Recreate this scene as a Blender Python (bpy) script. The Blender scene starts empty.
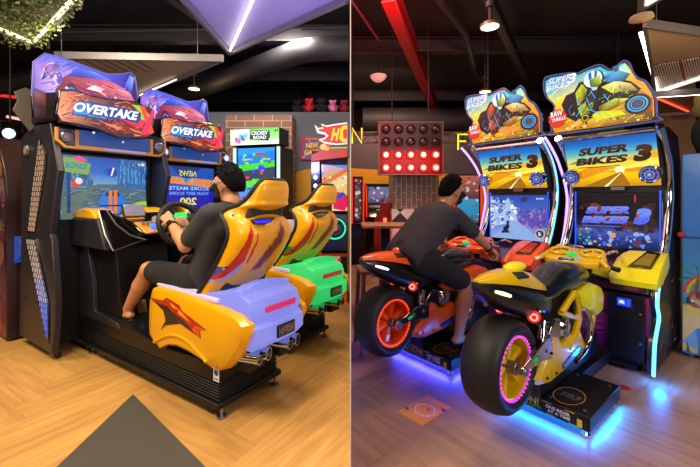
import bpy, bmesh, math, random
import numpy as np
from mathutils import Vector, Matrix

R_ = random.Random(7)
scene = bpy.context.scene
COL = scene.collection
PI = math.pi

# ------------------------------------------------------------------ camera, world, lights, exposure
def lin(c):
    if isinstance(c, str):
        c = c.lstrip('#')
        c = tuple(int(c[i:i + 2], 16) / 255 for i in (0, 2, 4))
    return tuple((x / 12.92 if x <= 0.04045 else ((x + 0.055) / 1.055) ** 2.4) for x in c[:3])

EYE = 1.30
cam_data = bpy.data.cameras.new('camera')
cam = bpy.data.objects.new('camera', cam_data)
COL.objects.link(cam)
cam.location = (0, 0, EYE)
cam.rotation_euler = (PI / 2, 0, 0)
cam_data.sensor_width = 36.0
cam_data.lens = 36.0 * 360 / 700
cam_data.shift_y = -35.5 / 700
cam_data.clip_start = 0.05
scene.camera = cam

world = bpy.data.worlds.new('world')
scene.world = world
world.use_nodes = True
world.node_tree.nodes['Background'].inputs[0].default_value = (*lin('#5a5468'), 1)
world.node_tree.nodes['Background'].inputs[1].default_value = 0.10

scene.view_settings.view_transform = 'Standard'
scene.view_settings.look = 'None'
scene.view_settings.gamma = 1.0
scene.view_settings.exposure = 0.0
scene.view_settings.use_curve_mapping = False

def lamp(name, kind, loc, power, col, size=0.3, aim=None, size_y=None, spot=None, blend=0.5):
    d = bpy.data.lights.new(name, kind)
    d.energy = power
    d.color = lin(col)
    if kind == 'AREA':
        d.size = size
        if size_y:
            d.shape = 'RECTANGLE'
            d.size_y = size_y
        else:
            d.shape = 'DISK'
    else:
        d.shadow_soft_size = size
    if kind == 'SPOT':
        d.spot_size = spot or 1.2
        d.spot_blend = blend
    o = bpy.data.objects.new(name, d)
    COL.objects.link(o)
    o.location = loc
    if aim is not None:
        o.rotation_euler = (Vector(aim) - Vector(loc)).to_track_quat('-Z', 'Y').to_euler()
    return o

# warm downlights of the car hall, dimmer pinkish ones of the motorcycle hall, added fills
lamp('hall_overhead_light', 'AREA', (-1.6, 0.6, 3.7), 115, '#ffe8c0', 1.0, aim=(-1.7, 1.8, 0))
lamp('hall_overhead_light', 'AREA', (-3.8, 1.6, 3.7), 105, '#ffe8c0', 1.0, aim=(-3.0, 2.6, 0))
lamp('hall_overhead_light', 'AREA', (-0.6, 2.4, 3.7), 55, '#ffe8c0', 0.8, aim=(-0.6, 3.0, 0))
lamp('hall_front_fill', 'AREA', (-3.0, -0.9, 2.3), 34, '#fff4e4', 1.2, aim=(-1.6, 3.0, 1.0))  # unseen fill added in front to brighten the racing machines
lamp('hall_overhead_light', 'AREA', (-0.9, 4.9, 3.6), 75, '#fff0dc', 0.6, aim=(-0.8, 6.2, 1.3))  # unseen lamp, added to brighten the left display wall
lamp('hall_overhead_light', 'AREA', (1.2, 0.4, 3.7), 20, '#ffd0b0', 0.8, aim=(1.2, 1.8, 0))
lamp('hall_overhead_light', 'AREA', (3.2, 1.4, 3.7), 16, '#ffd0b8', 0.8, aim=(2.8, 2.4, 0))
lamp('hall_front_fill', 'AREA', (2.4, -0.9, 2.0), 60, '#fbf6ff', 1.2, aim=(1.8, 3.0, 0.9))  # unseen fill added to light the motorcycles' upright faces
lamp('hall_overhead_light', 'AREA', (0.7, 3.6, 3.7), 60, '#ffc8b4', 0.6, aim=(0.7, 5.0, 0.4))
lamp('hall_overhead_light', 'AREA', (0.9, 6.9, 3.7), 60, '#ffd0a8', 0.6, aim=(0.8, 8.2, 1.5))  # unseen lamp, put here to brighten the right display wall

# ------------------------------------------------------------------ materials
MATS = {}
def _nodes(name):
    m = bpy.data.materials.new(name)
    m.use_nodes = True
    nt = m.node_tree
    return m, nt, nt.nodes['Principled BSDF']

def mat(name, col, rough=0.5, metal=0.0, var=0.06, scale=14.0, coat=0.0, bump=0.0, spec=0.5, emit=0.0):
    """painted / plastic / metal surface with a little procedural variation"""
    if name in MATS:
        return MATS[name]
    m, nt, b = _nodes(name)
    c = lin(col)
    tc = nt.nodes.new('ShaderNodeTexCoord')
    nz = nt.nodes.new('ShaderNodeTexNoise')
    nz.inputs['Scale'].default_value = scale
    nz.inputs['Detail'].default_value = 4
    nt.links.new(tc.outputs['Object'], nz.inputs['Vector'])
    mx = nt.nodes.new('ShaderNodeMix')
    mx.data_type = 'RGBA'
    mx.inputs[6].default_value = (*[x * (1 - var) for x in c], 1)
    mx.inputs[7].default_value = (*[min(1, x * (1 + var)) for x in c], 1)
    nt.links.new(nz.outputs['Fac'], mx.inputs[0])
    nt.links.new(mx.outputs[2], b.inputs['Base Color'])
    b.inputs['Roughness'].default_value = rough
    b.inputs['Metallic'].default_value = metal
    b.inputs['Coat Weight'].default_value = coat
    b.inputs['Coat Roughness'].default_value = 0.08
    b.inputs['Specular IOR Level'].default_value = spec
    if emit:
        b.inputs['Emission Color'].default_value = (*c, 1)
        b.inputs['Emission Strength'].default_value = emit
    if bump:
        bp = nt.nodes.new('ShaderNodeBump')
        bp.inputs['Strength'].default_value = bump
        bp.inputs['Distance'].default_value = 0.01
        nt.links.new(nz.outputs['Fac'], bp.inputs['Height'])
        nt.links.new(bp.outputs[0], b.inputs['Normal'])
    MATS[name] = m
    return m

def glow(name, col, s=1.0, base='#202020', rough=0.4):
    if name in MATS:
        return MATS[name]
    m, nt, b = _nodes(name)
    b.inputs['Base Color'].default_value = (*lin(base), 1)
    b.inputs['Roughness'].default_value = rough
    tc = nt.nodes.new('ShaderNodeTexCoord')
    nz = nt.nodes.new('ShaderNodeTexNoise')
    nz.inputs['Scale'].default_value = 5
    nt.links.new(tc.outputs['Object'], nz.inputs['Vector'])
    mr = nt.nodes.new('ShaderNodeMapRange')
    mr.inputs[3].default_value = s * 0.93
    mr.inputs[4].default_value = s * 1.07
    nt.links.new(nz.outputs['Fac'], mr.inputs[0])
    b.inputs['Emission Color'].default_value = (*lin(col), 1)
    nt.links.new(mr.outputs[0], b.inputs['Emission Strength'])
    MATS[name] = m
    return m

def printed(name, emit=0.0, rough=0.35, mottled=0.12, scale=30, spec=0.5):
    """printed artwork or a lit screen: colours come from the drawing itself"""
    if name in MATS:
        return MATS[name]
    m, nt, b = _nodes(name)
    at = nt.nodes.new('ShaderNodeVertexColor')
    at.layer_name = 'Col'
    tc = nt.nodes.new('ShaderNodeTexCoord')
    nz = nt.nodes.new('ShaderNodeTexNoise')
    nz.inputs['Scale'].default_value = scale
    nz.inputs['Detail'].default_value = 5
    nt.links.new(tc.outputs['Object'], nz.inputs['Vector'])
    mr = nt.nodes.new('ShaderNodeMapRange')
    mr.inputs[3].default_value = 1 - mottled * 2
    mr.inputs[4].default_value = 1 + mottled * 2
    nt.links.new(nz.outputs['Fac'], mr.inputs[0])
    mx = nt.nodes.new('ShaderNodeVectorMath')
    mx.operation = 'SCALE'
    nt.links.new(at.outputs['Color'], mx.inputs[0])
    nt.links.new(mr.outputs[0], mx.inputs['Scale'])
    b.inputs['Roughness'].default_value = rough
    b.inputs['Specular IOR Level'].default_value = spec
    if emit > 0:
        b.inputs['Base Color'].default_value = (0.01, 0.01, 0.012, 1)
        nt.links.new(mx.outputs[0], b.inputs['Emission Color'])
        b.inputs['Emission Strength'].default_value = emit
    else:
        nt.links.new(mx.outputs[0], b.inputs['Base Color'])
    MATS[name] = m
    return m

# ------------------------------------------------------------------ mesh building
class MB:
    def __init__(s):
        s.v, s.f, s.m, s.c, s.uv = [], [], [], [], []

    def add(s, verts, faces, m=0, col=None, uv=None):
        o = len(s.v)
        s.v += [tuple(p) for p in verts]
        for i, f in enumerate(faces):
            s.f.append([o + k for k in f])
            s.m.append(m[i] if isinstance(m, list) else m)
            if col is None:
                s.c.append(None)
            elif isinstance(col, list) and isinstance(col[0], tuple) and len(col) == len(verts):
                s.c.append([col[k] for k in f])
            else:
                s.c.append([col] * len(f))
            s.uv.append([uv[k] for k in f] if uv else None)
        return s

    def box(s, x0, x1, y0, y1, z0, z1, m=0, col=None):
        v = [(x, y, z) for x in (x0, x1) for y in (y0, y1) for z in (z0, z1)]
        f = [(0, 1, 3, 2), (4, 6, 7, 5), (0, 4, 5, 1), (2, 3, 7, 6), (0, 2, 6, 4), (1, 5, 7, 3)]
        return s.add(v, f, m, col)

    def obox(s, c, ax, ay, az, m=0):
        c, ax, ay, az = map(Vector, (c, ax, ay, az))
        v = [c + ax * i + ay * j + az * k for i in (-1, 1) for j in (-1, 1) for k in (-1, 1)]
        f = [(0, 1, 3, 2), (4, 6, 7, 5), (0, 4, 5, 1), (2, 3, 7, 6), (0, 2, 6, 4), (1, 5, 7, 3)]
        return s.add(v, f, m)

    def prism(s, poly, axis, lo, hi, m=0):
        def P(p, t):
            return {'x': (t, p[0], p[1]), 'y': (p[0], t, p[1]), 'z': (p[0], p[1], t)}[axis]
        n = len(poly)
        v = [P(p, lo) for p in poly] + [P(p, hi) for p in poly]
        f = [tuple(range(n)), tuple(range(2 * n - 1, n - 1, -1))]
        f += [(i, (i + 1) % n, n + (i + 1) % n, n + i) for i in range(n)]
        return s.add(v, f, m)

    def loft(s, rings, cap=True, closed=True, m=0, mf=None):
        n = len(rings[0])
        v = [p for r in rings for p in r]
        f, ms = [], []
        for j in range(len(rings) - 1):
            for i in range(n if closed else n - 1):
                f.append((j * n + i, j * n + (i + 1) % n, (j + 1) * n + (i + 1) % n, (j + 1) * n + i))
                ms.append(mf(i, j) if mf else m)
        if cap:
            f.append(tuple(range(n - 1, -1, -1)))
            f.append(tuple((len(rings) - 1) * n + i for i in range(n)))
            ms += [m, m]
        return s.add(v, f, ms)

    def tube(s, path, r, n=8, closed=False, m=0, flat=1.0):
        path = [Vector(p) for p in path]
        N = len(path)
        rings = []
        up = None
        for i, p in enumerate(path):
            if closed:
                t = path[(i + 1) % N] - path[i - 1]
            else:
                t = path[min(i + 1, N - 1)] - path[max(i - 1, 0)]
            t.normalize()
            if up is None:
                up = Vector((0, 0, 1)) if abs(t.z) < 0.9 else Vector((1, 0, 0))
            a = t.cross(up)
            if a.length < 1e-5:
                a = t.cross(Vector((0, 1, 0)))
            a.normalize()
            b = a.cross(t).normalized()
            up = b
            rr = r[i] if isinstance(r, (list, tuple)) else r
            rings.append([p + a * (rr * math.cos(2 * PI * k / n)) + b * (rr * flat * math.sin(2 * PI * k / n)) for k in range(n)])
        if closed:
            rings.append(rings[0])
            return s.loft(rings, cap=False, m=m)
        return s.loft(rings, m=m)

    def cyl(s, c, axis, r, h, n=20, m=0, r2=None):
        """cylinder from c along axis"""
        a = Vector(axis).normalized()
        c = Vector(c)
        return s.lathe([(0, 0), (r, 0), (r if r2 is None else r2, h), (0, h)], c, a, n, m)

    def lathe(s, prof, o, axis, n=24, m=0):
        a = Vector(axis).normalized()
        o = Vector(o)
        u = a.orthogonal().normalized()
        w = a.cross(u)
        rings = []
        for k in range(n):
            d = u * math.cos(2 * PI * k / n) + w * math.sin(2 * PI * k / n)
            rings.append([o + a * h + d * max(r, 1e-5) for r, h in prof])
        rings.append(rings[0])
        return s.loft(rings, cap=False, closed=False, m=m)

    def ell(s, c, rad, n=16, m=0, rot=None):
        c = Vector(c)
        if not isinstance(rad, (tuple, list)):
            rad = (rad,) * 3
        rings = []
        k = n // 2
        for j in range(k + 1):
            th = PI * j / k
            ring = []
            for i in range(n):
                ph = 2 * PI * i / n
                p = Vector((rad[0] * max(math.sin(th), 1e-4) * math.cos(ph), rad[1] * max(math.sin(th), 1e-4) * math.sin(ph), rad[2] * math.cos(th)))
                if rot is not None:
                    p = rot @ p
                ring.append(c + p)
            rings.append(ring)
        return s.loft(rings, cap=False, m=m)

    def torus(s, c, axis, R, r, n=32, k=10, m=0, flat=1.0):
        prof = [(R + r * math.cos(2 * PI * j / k), r * flat * math.sin(2 * PI * j / k)) for j in range(k + 1)]
        return s.lathe(prof, c, axis, n, m)

    def build(s, name, mats, parent=None, bevel=0.0, smooth=True, angle=35, seg=2, clean=True):
        me = bpy.data.meshes.new(name)
        me.from_pydata(s.v, [], s.f)
        if not isinstance(mats, (list, tuple)):
            mats = [mats]
        for q in mats:
            me.materials.append(q)
        me.polygons.foreach_set('material_index', s.m)
        if any(c is not None for c in s.c):
            ca = me.color_attributes.new('Col', 'FLOAT_COLOR', 'CORNER')
            flat = []
            for c, f in zip(s.c, s.f):
                if c is None:
                    c = [(0.5, 0.5, 0.5)] * len(f)
                for q in c:
                    flat += [q[0], q[1], q[2], 1.0]
            ca.data.foreach_set('color', flat)
        if any(u is not None for u in s.uv):
            ul = me.uv_layers.new(name='UVMap')
            flat = []
            for u, f in zip(s.uv, s.f):
                for q in (u or [(0, 0)] * len(f)):
                    flat += [q[0], q[1]]
            ul.data.foreach_set('uv', flat)
        if clean:
            bm = bmesh.new()
            bm.from_mesh(me)
            bmesh.ops.remove_doubles(bm, verts=bm.verts, dist=1e-5)
            bmesh.ops.recalc_face_normals(bm, faces=bm.faces)
            bm.to_mesh(me)
            bm.free()
        if smooth:
            me.shade_smooth()
            me.set_sharp_from_angle(angle=math.radians(angle))
        o = bpy.data.objects.new(name, me)
        COL.objects.link(o)
        if parent:
            o.parent = parent
        if bevel:
            md = o.modifiers.new('bevel', 'BEVEL')
            md.width = bevel
            md.segments = seg
            md.limit_method = 'ANGLE'
            md.angle_limit = math.radians(40)
        return o

# ---- lettering
_TXT = {}
def text_geo(body, bold=0.02):
    key = (body, bold)
    if key in _TXT:
        return _TXT[key]
    cu = bpy.data.curves.new('lettering', 'FONT')
    cu.body = body
    cu.offset = bold
    cu.resolution_u = 3
    ob = bpy.data.objects.new('lettering', cu)
    COL.objects.link(ob)
    dg = bpy.context.evaluated_depsgraph_get()
    me = bpy.data.meshes.new_from_object(ob.evaluated_get(dg))
    vs = [(v.co.x, v.co.y) for v in me.vertices]
    fs = [tuple(p.vertices) for p in me.polygons]
    bpy.data.objects.remove(ob)
    bpy.data.curves.remove(cu)
    bpy.data.meshes.remove(me)
    xs = [p[0] for p in vs]
    ys = [p[1] for p in vs]
    x0, x1, y0, y1 = min(xs), max(xs), min(ys), max(ys)
    vs = [((x - x0) / (x1 - x0 + 1e-9), (y - y0) / (y1 - y0 + 1e-9)) for x, y in vs]
    _TXT[key] = (vs, fs)
    return vs, fs

def inside(p, poly):
    x, y = p
    r = False
    j = len(poly) - 1
    for i in range(len(poly)):
        xi, yi = poly[i]
        xj, yj = poly[j]
        if (yi > y) != (yj > y) and x < (xj - xi) * (y - yi) / (yj - yi) + xi:
            r = not r
        j = i
    return r

class Art:
    """flat artwork drawn in layers on a plane: origin o, axes ux, uy (metres)"""
    def __init__(s, o, ux, uy, step=0.0006, warp=None):
        s.o, s.ux, s.uy = Vector(o), Vector(ux), Vector(uy)
        s.n = s.ux.cross(s.uy).normalized()
        s.b = MB()
        s.k = 0
        s.step = step
        s.warp = warp

    def P(s, x, y):
        if s.warp:
            x, y = s.warp(x, y)
        return s.o + s.ux * x + s.uy * y + s.n * (s.step * s.k)

    def poly(s, pts, col, cols=None):
        s.k += 1
        v = [s.P(*p) for p in pts]
        c = [lin(q) for q in cols] if cols else lin(col)
        s.b.add(v, [tuple(range(len(v)))], 0, c)
        return s

    def rect(s, x0, y0, x1, y1, col):
        return s.poly([(x0, y0), (x1, y0), (x1, y1), (x0, y1)], col)

    def grad(s, x0, y0, x1, y1, stops, vertical=True):
        s.k += 1
        for (t0, c0), (t1, c1) in zip(stops, stops[1:]):
            if vertical:
                a, b = y0 + (y1 - y0) * t0, y0 + (y1 - y0) * t1
                v = [s.P(x0, a), s.P(x1, a), s.P(x1, b), s.P(x0, b)]
            else:
                a, b = x0 + (x1 - x0) * t0, x0 + (x1 - x0) * t1
                v = [s.P(a, y0), s.P(a, y1), s.P(b, y1), s.P(b, y0)]
            c0l, c1l = lin(c0), lin(c1)
            s.b.add(v, [(0, 1, 2, 3)], 0, [c0l, c0l, c1l, c1l])
        return s

    def circ(s, x, y, r, col, ry=None, n=24):
        ry = ry or r
        return s.poly([(x + r * math.cos(2 * PI * i / n), y + ry * math.sin(2 * PI * i / n)) for i in range(n)], col)

    def ring(s, x, y, r0, r1, col, n=28, k=1.0, a0=0, a1=2 * PI):
        s.k += 1
        v, f = [], []
        for i in range(n + 1):
            a = a0 + (a1 - a0) * i / n
            v += [s.P(x + r0 * math.cos(a), y + r0 * k * math.sin(a)), s.P(x + r1 * math.cos(a), y + r1 * k * math.sin(a))]
        f = [(2 * i, 2 * i + 1, 2 * i + 3, 2 * i + 2) for i in range(n)]
        s.b.add(v, f, 0, lin(col))
        return s

    def line(s, pts, w, col):
        s.k += 1
        for p, q in zip(pts, pts[1:]):
            d = Vector((q[0] - p[0], q[1] - p[1]))
            if d.length < 1e-6:
                continue
            d.normalize()
            nx, ny = -d.y * w / 2, d.x * w / 2
            v = [s.P(p[0] + nx, p[1] + ny), s.P(p[0] - nx, p[1] - ny), s.P(q[0] - nx, q[1] - ny), s.P(q[0] + nx, q[1] + ny)]
            s.b.add(v, [(0, 1, 2, 3)], 0, lin(col))
        return s

    def text(s, body, x, y, w, h, col, slant=0.0, rot=0.0, bold=0.02, edge=None, edge_col='#000000', rise=0.0, col2=None):
        if edge:
            s._text(body, x, y, w, h, edge_col, slant, rot, bold + edge, rise, None)
        return s._text(body, x, y, w, h, col, slant, rot, bold, rise, col2)

    def _text(s, body, x, y, w, h, col, slant, rot, bold, rise, col2):
        s.k += 1
        vs, fs = text_geo(body, bold)
        c, sn = math.cos(rot), math.sin(rot)
        out, cols = [], []
        for u, v in vs:
            px, py = u * w + slant * v * h, v * h + rise * u * w
            out.append(s.P(x + px * c - py * sn, y + px * sn + py * c))
            cols.append(lin(col) if (not col2 or v < 0.5) else lin(col2))
        s.b.add(out, fs, 0, cols)
        return s

    def blobs(s, n, x0, y0, x1, y1, rmin, rmax, cols, seed=1):
        rr = random.Random(seed)
        for i in range(n):
            x, y, r = rr.uniform(x0, x1), rr.uniform(y0, y1), rr.uniform(rmin, rmax)
            m = rr.randint(3, 6)
            a0 = rr.uniform(0, 6.28)
            k = 0.5 + rr.random()
            if i % 8:
                s.k -= 0.9
            s.poly([(min(max(x + r * math.cos(a0 + 6.283 * j / m), x0), x1), min(max(y + r * k * math.sin(a0 + 6.283 * j / m), y0), y1)) for j in range(m)], rr.choice(cols))
        return s

    def streaks(s, n, poly, dx, dy, L, w, cols, seed=1, jit=.25):
        """many fine strokes inside a polygon, roughly along (dx, dy)"""
        rr = random.Random(seed)
        xs, ys = [p[0] for p in poly], [p[1] for p in poly]
        k = 0
        t = 0
        while k < n and t < n * 30:
            t += 1
            x, y = rr.uniform(min(xs), max(xs)), rr.uniform(min(ys), max(ys))
            l_ = L * rr.uniform(.4, 1.2)
            a = rr.uniform(-jit, jit)
            ex, ey = x + l_ * (dx - dy * a), y + l_ * (dy + dx * a)
            if not (inside((x, y), poly) and inside((ex, ey), poly)):
                continue
            if k % 10:
                s.k -= .95
            s.line([(x, y), (ex, ey)], w * rr.uniform(.4, 1.3), rr.choice(cols))
            k += 1
        return s

    def build(s, name, material, parent=None):
        return s.b.build(name, material, parent, smooth=False, clean=False)

# ------------------------------------------------------------------ scene bookkeeping
def tag(o, label, cat, group=None, kind=None):
    o['label'] = label
    o['category'] = cat
    if group:
        o['group'] = group
    if kind:
        o['kind'] = kind
    return o

def thing(name, label, cat, loc=(0, 0, 0), rz=0.0, group=None):
    o = bpy.data.objects.new(name, None)
    COL.objects.link(o)
    o.empty_display_size = 0.1
    o.location = loc
    o.rotation_euler = (0, 0, rz)
    return tag(o, label, cat, group)

def struct(mb, name, m, **k):
    o = mb.build(name, m, **k)
    o['kind'] = 'structure'
    return o

# ------------------------------------------------------------------ smooth bodies (distance field -> one continuous mesh)
def smin(a, b, k):
    h = np.clip(0.5 + 0.5 * (b - a) / k, 0, 1)
    return b * (1 - h) + a * h - k * h * (1 - h)

class Body:
    def __init__(s, lo, hi, h):
        s.lo, s.h = np.array(lo, float), h
        n = np.ceil((np.array(hi) - s.lo) / h).astype(int) + 1
        s.n = n
        ax = [s.lo[i] + h * np.arange(n[i]) for i in range(3)]
        s.X, s.Y, s.Z = np.meshgrid(*ax, indexing='ij')
        s.d = np.full(n, 1.0)

    def _sl(s, p, r):
        a = np.clip(np.floor((np.min(p, 0) - r - s.lo) / s.h).astype(int), 0, s.n - 1)
        b = np.clip(np.ceil((np.max(p, 0) + r - s.lo) / s.h).astype(int) + 1, 1, s.n)
        return tuple(slice(i, j) for i, j in zip(a, b))

    def cap(s, p, q, r0, r1, k=0.02, flat=None):
        """tapered capsule; flat=(axis vector, factor) squashes the section along the axis"""
        p, q = np.array(p, float), np.array(q, float)
        sl = s._sl(np.array([p, q]), max(r0, r1) + 0.1)
        x, y, z = s.X[sl] - p[0], s.Y[sl] - p[1], s.Z[sl] - p[2]
        d = q - p
        L = max(d @ d, 1e-9)
        t = np.clip((x * d[0] + y * d[1] + z * d[2]) / L, 0, 1)
        ex, ey, ez = x - t * d[0], y - t * d[1], z - t * d[2]
        if flat is not None:
            a = np.array(flat[0], float)
            a /= np.linalg.norm(a)
            e = ex * a[0] + ey * a[1] + ez * a[2]
            f = 1 / flat[1] - 1
            ex, ey, ez = ex + e * f * a[0], ey + e * f * a[1], ez + e * f * a[2]
        dd = np.sqrt(ex ** 2 + ey ** 2 + ez ** 2) - (r0 + (r1 - r0) * t)
        s.d[sl] = smin(s.d[sl], dd, k)
        return s

    def ball(s, c, r, k=0.02):
        c = np.array(c, float)
        r = np.array([r] * 3 if np.isscalar(r) else r, float)
        sl = s._sl(np.array([c]), r.max() + 0.1)
        x, y, z = (s.X[sl] - c[0]) / r[0], (s.Y[sl] - c[1]) / r[1], (s.Z[sl] - c[2]) / r[2]
        dd = (np.sqrt(x * x + y * y + z * z) - 1) * r.min()
        s.d[sl] = smin(s.d[sl], dd, k)
        return s

    def cut(s, p, n):
        """remove what lies beyond plane p on the side of n"""
        n = np.array(n, float)
        n /= np.linalg.norm(n)
        pl = (s.X - p[0]) * n[0] + (s.Y - p[1]) * n[1] + (s.Z - p[2]) * n[2]
        s.d = np.maximum(s.d, pl)
        return s

    def build(s, name, m, parent=None):
        D = s.d
        ins = D < 0
        nx, ny, nz = D.shape
        c = np.zeros((nx - 1, ny - 1, nz - 1), int)
        for i in (0, 1):
            for j in (0, 1):
                for k in (0, 1):
                    c += ins[i:nx - 1 + i, j:ny - 1 + j, k:nz - 1 + k]
        act = np.argwhere((c > 0) & (c < 8))
        idx = -np.ones((nx - 1, ny - 1, nz - 1), int)
        idx[tuple(act.T)] = np.arange(len(act))
        acc = np.zeros((len(act), 3))
        cnt = np.zeros(len(act))
        cs = [(i, j, k) for i in (0, 1) for j in (0, 1) for k in (0, 1)]
        for a in cs:
            for ax in range(3):
                if a[ax]:
                    continue
                b = list(a)
                b[ax] = 1
                da = D[tuple((act + a).T)]
                db = D[tuple((act + b).T)]
                msk = (da < 0) != (db < 0)
                t = da / np.where(msk, da - db, 1)
                pt = np.tile(np.array(a, float), (len(act), 1))
                pt[:, ax] += t
                acc[msk] += pt[msk]
                cnt[msk] += 1
        P = s.lo + s.h * (act + acc / cnt[:, None])
        faces = []
        for ax in range(3):
            sl0, sl1 = [slice(None)] * 3, [slice(None)] * 3
            sl0[ax], sl1[ax] = slice(0, -1), slice(1, None)
            e = np.argwhere(ins[tuple(sl0)] != ins[tuple(sl1)])
            o1, o2 = [(1, 2), (2, 0), (0, 1)][ax]
            ok = np.all(e[:, [o1, o2]] > 0, 1) & (e[:, o1] < D.shape[o1] - 1) & (e[:, o2] < D.shape[o2] - 1)
            e = e[ok]
            q = []
            for u, w in ((0, 0), (1, 0), (1, 1), (0, 1)):
                f = e.copy()
                f[:, o1] -= u
                f[:, o2] -= w
                q.append(idx[tuple(f.T)])
            faces += np.stack(q, 1).tolist()
        mb = MB()
        mb.add(P.tolist(), faces)
        o = mb.build(name, m, parent, angle=70)
        return o

# ------------------------------------------------------------------ shared materials
black = mat('black_powder_coat', '#0d0d10', 0.42, 0.0, 0.15, 40, bump=0.05, spec=0.35)
black_gloss = mat('black_gloss_plastic', '#0b0b0e', 0.15, 0, 0.1, 8, coat=0.6)
dark_panel = mat('charcoal_laminate', '#24242d', 0.36, 0, 0.1, 20, spec=0.45)
rubber = mat('black_rubber', '#0d0d0f', 0.55, 0, 0.15, 30, bump=0.1)
chrome = mat('chrome', '#c9ccd2', 0.12, 1.0, 0.05, 6)
steel = mat('brushed_steel', '#8e8f94', 0.32, 0.9, 0.08, 30)
yellow = mat('yellow_gloss_shell', '#e8a800', 0.34, 0, 0.04, 3, coat=0.3)
bike_yellow = mat('bright_yellow_plastic', '#f0ea00', 0.3, 0, 0.05, 4, coat=0.3)
bike_orange = mat('orange_red_plastic', '#ff5e08', 0.3, 0, 0.05, 4, coat=0.5)
gold_yellow = mat('golden_yellow_plastic', '#c98a00', 0.28, 0, 0.05, 4, coat=0.4)
art_lit = printed('backlit_print', 1.15)
art_screen = printed('screen_image', 1.0, 0.12, 0.10, 40)
art_matte = printed('printed_vinyl', 0.0, 0.35, 0.12, 24)
skin = mat('skin', '#c58a66', 0.5, 0, 0.06, 9)
cloth_black = mat('dark_grey_cotton', '#35333b', 0.9, 0, 0.14, 11, bump=0.9)
cloth_shorts = mat('black_cotton', '#1a181f', 0.9, 0, 0.14, 12, bump=0.9)
hair_mat = mat('black_hair', '#070606', 0.85, 0, 0.3, 90, bump=0.5, spec=0.15)
brick_wood = None

def wood_floor(name, c0, c1):
    m, nt, b = _nodes(name)
    uv = nt.nodes.new('ShaderNodeUVMap')
    mp = nt.nodes.new('ShaderNodeMapping')
    mp.inputs['Scale'].default_value = (1.6, 16, 1)
    nz = nt.nodes.new('ShaderNodeTexNoise')
    nz.inputs['Scale'].default_value = 1.6
    nz.inputs['Detail'].default_value = 6
    nz.inputs['Distortion'].default_value = 0.6
    nt.links.new(uv.outputs[0], mp.inputs[0])
    nt.links.new(mp.outputs[0], nz.inputs['Vector'])
    cr = nt.nodes.new('ShaderNodeValToRGB')
    cr.color_ramp.elements[0].position = 0.3
    cr.color_ramp.elements[1].position = 0.7
    cr.color_ramp.elements[0].color = (*lin(c0), 1)
    cr.color_ramp.elements[1].color = (*lin(c1), 1)
    nt.links.new(nz.outputs['Fac'], cr.inputs[0])
    at = nt.nodes.new('ShaderNodeVertexColor')
    at.layer_name = 'Col'
    mx = nt.nodes.new('ShaderNodeMix')
    mx.data_type = 'RGBA'
    mx.blend_type = 'MULTIPLY'
    mx.inputs[0].default_value = 1
    nt.links.new(cr.outputs[0], mx.inputs[6])
    nt.links.new(at.outputs[0], mx.inputs[7])
    nt.links.new(mx.outputs[2], b.inputs['Base Color'])
    b.inputs['Roughness'].default_value = 0.36
    b.inputs['Specular IOR Level'].default_value = 0.4
    return m

floor_m = wood_floor('oak_planks', '#b8874a', '#d6a560')
floor_r = wood_floor('oak_planks_dimmed', '#8e6f58', '#ac8a70')  # same oak, its colour toned down for the dimmer hall light

def herringbone(name, x0, x1, y0, y1, ang, W=0.19, L=0.95, seed=3, m=None):
    """floor of herringbone planks, each plank its own tone; clipped to the room rectangle"""
    rr = random.Random(seed)
    mb = MB()
    ca, sa = math.cos(ang), math.sin(ang)
    cx, cy = (x0 + x1) / 2, (y0 + y1) / 2
    def clip(poly):
        for ax, lim, sg in ((0, x0, 1), (0, x1, -1), (1, y0, 1), (1, y1, -1)):
            out = []
            for i, p in enumerate(poly):
                q = poly[(i + 1) % len(poly)]
                ip, iq = (p[ax] - lim) * sg >= 0, (q[ax] - lim) * sg >= 0
                if ip:
                    out.append(p)
                if ip != iq:
                    t = (lim - p[ax]) / (q[ax] - p[ax])
                    out.append(tuple(p[k] + (q[k] - p[k]) * t for k in range(len(p))))
            poly = out
            if len(poly) < 3:
                return []
        return poly
    n = int(round(L / W))
    rng = int(12 / W)
    for i in range(-rng, rng):
        for j in range(-rng, rng):
            t2 = (i - j) % (2 * n)
            if t2 not in (0, 2 * n - 1):
                continue
            for kind in ((0,) if t2 == 0 else (1,)):
                r = (i * W, j * W, i * W + L, j * W + W) if kind == 0 else (i * W, j * W, i * W + W, j * W + L)
                pts = [(r[0], r[1], 0, 0), (r[2], r[1], 1, 0), (r[2], r[3], 1, 1), (r[0], r[3], 0, 1)]
                w = []
                for (px, py, u, v) in pts:
                    wx, wy = cx + px * ca - py * sa, cy + px * sa + py * ca
                    uu, vv = (u * L, v * W) if kind == 0 else (v * L, u * W)
                    w.append((wx, wy, uu, vv))
                if max(p[0] for p in w) < x0 or min(p[0] for p in w) > x1 or max(p[1] for p in w) < y0 or min(p[1] for p in w) > y1:
                    continue
                w = clip(w)
                if not w:
                    continue
                t = rr.uniform(0.84, 1.08)
                ou, ov = rr.uniform(0, 50), rr.uniform(0, 50)
                mb.add([(p[0], p[1], 0.0) for p in w], [tuple(range(len(w)))], 0, (t, t * rr.uniform(0.98, 1.01), t * rr.uniform(0.95, 1.02)), [(p[2] + ou, p[3] + ov) for p in w])
    # continuous bed just under the planks
    mb.add([(x0, y0, -0.002), (x1, y0, -0.002), (x1, y1, -0.002), (x0, y1, -0.002)], [(0, 1, 2, 3)], 0, (0.8, 0.8, 0.8), [(0, 0), (6, 0), (6, 6), (0, 6)])
    mb.add([(x0, y0, -0.05), (x1, y0, -0.05), (x1, y1, -0.05), (x0, y1, -0.05)], [(0, 1, 2, 3)], 0, (0.8, 0.8, 0.8), [(0, 0), (6, 0), (6, 6), (0, 6)])
    return mb.build(name, m, smooth=False, clean=False)

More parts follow.
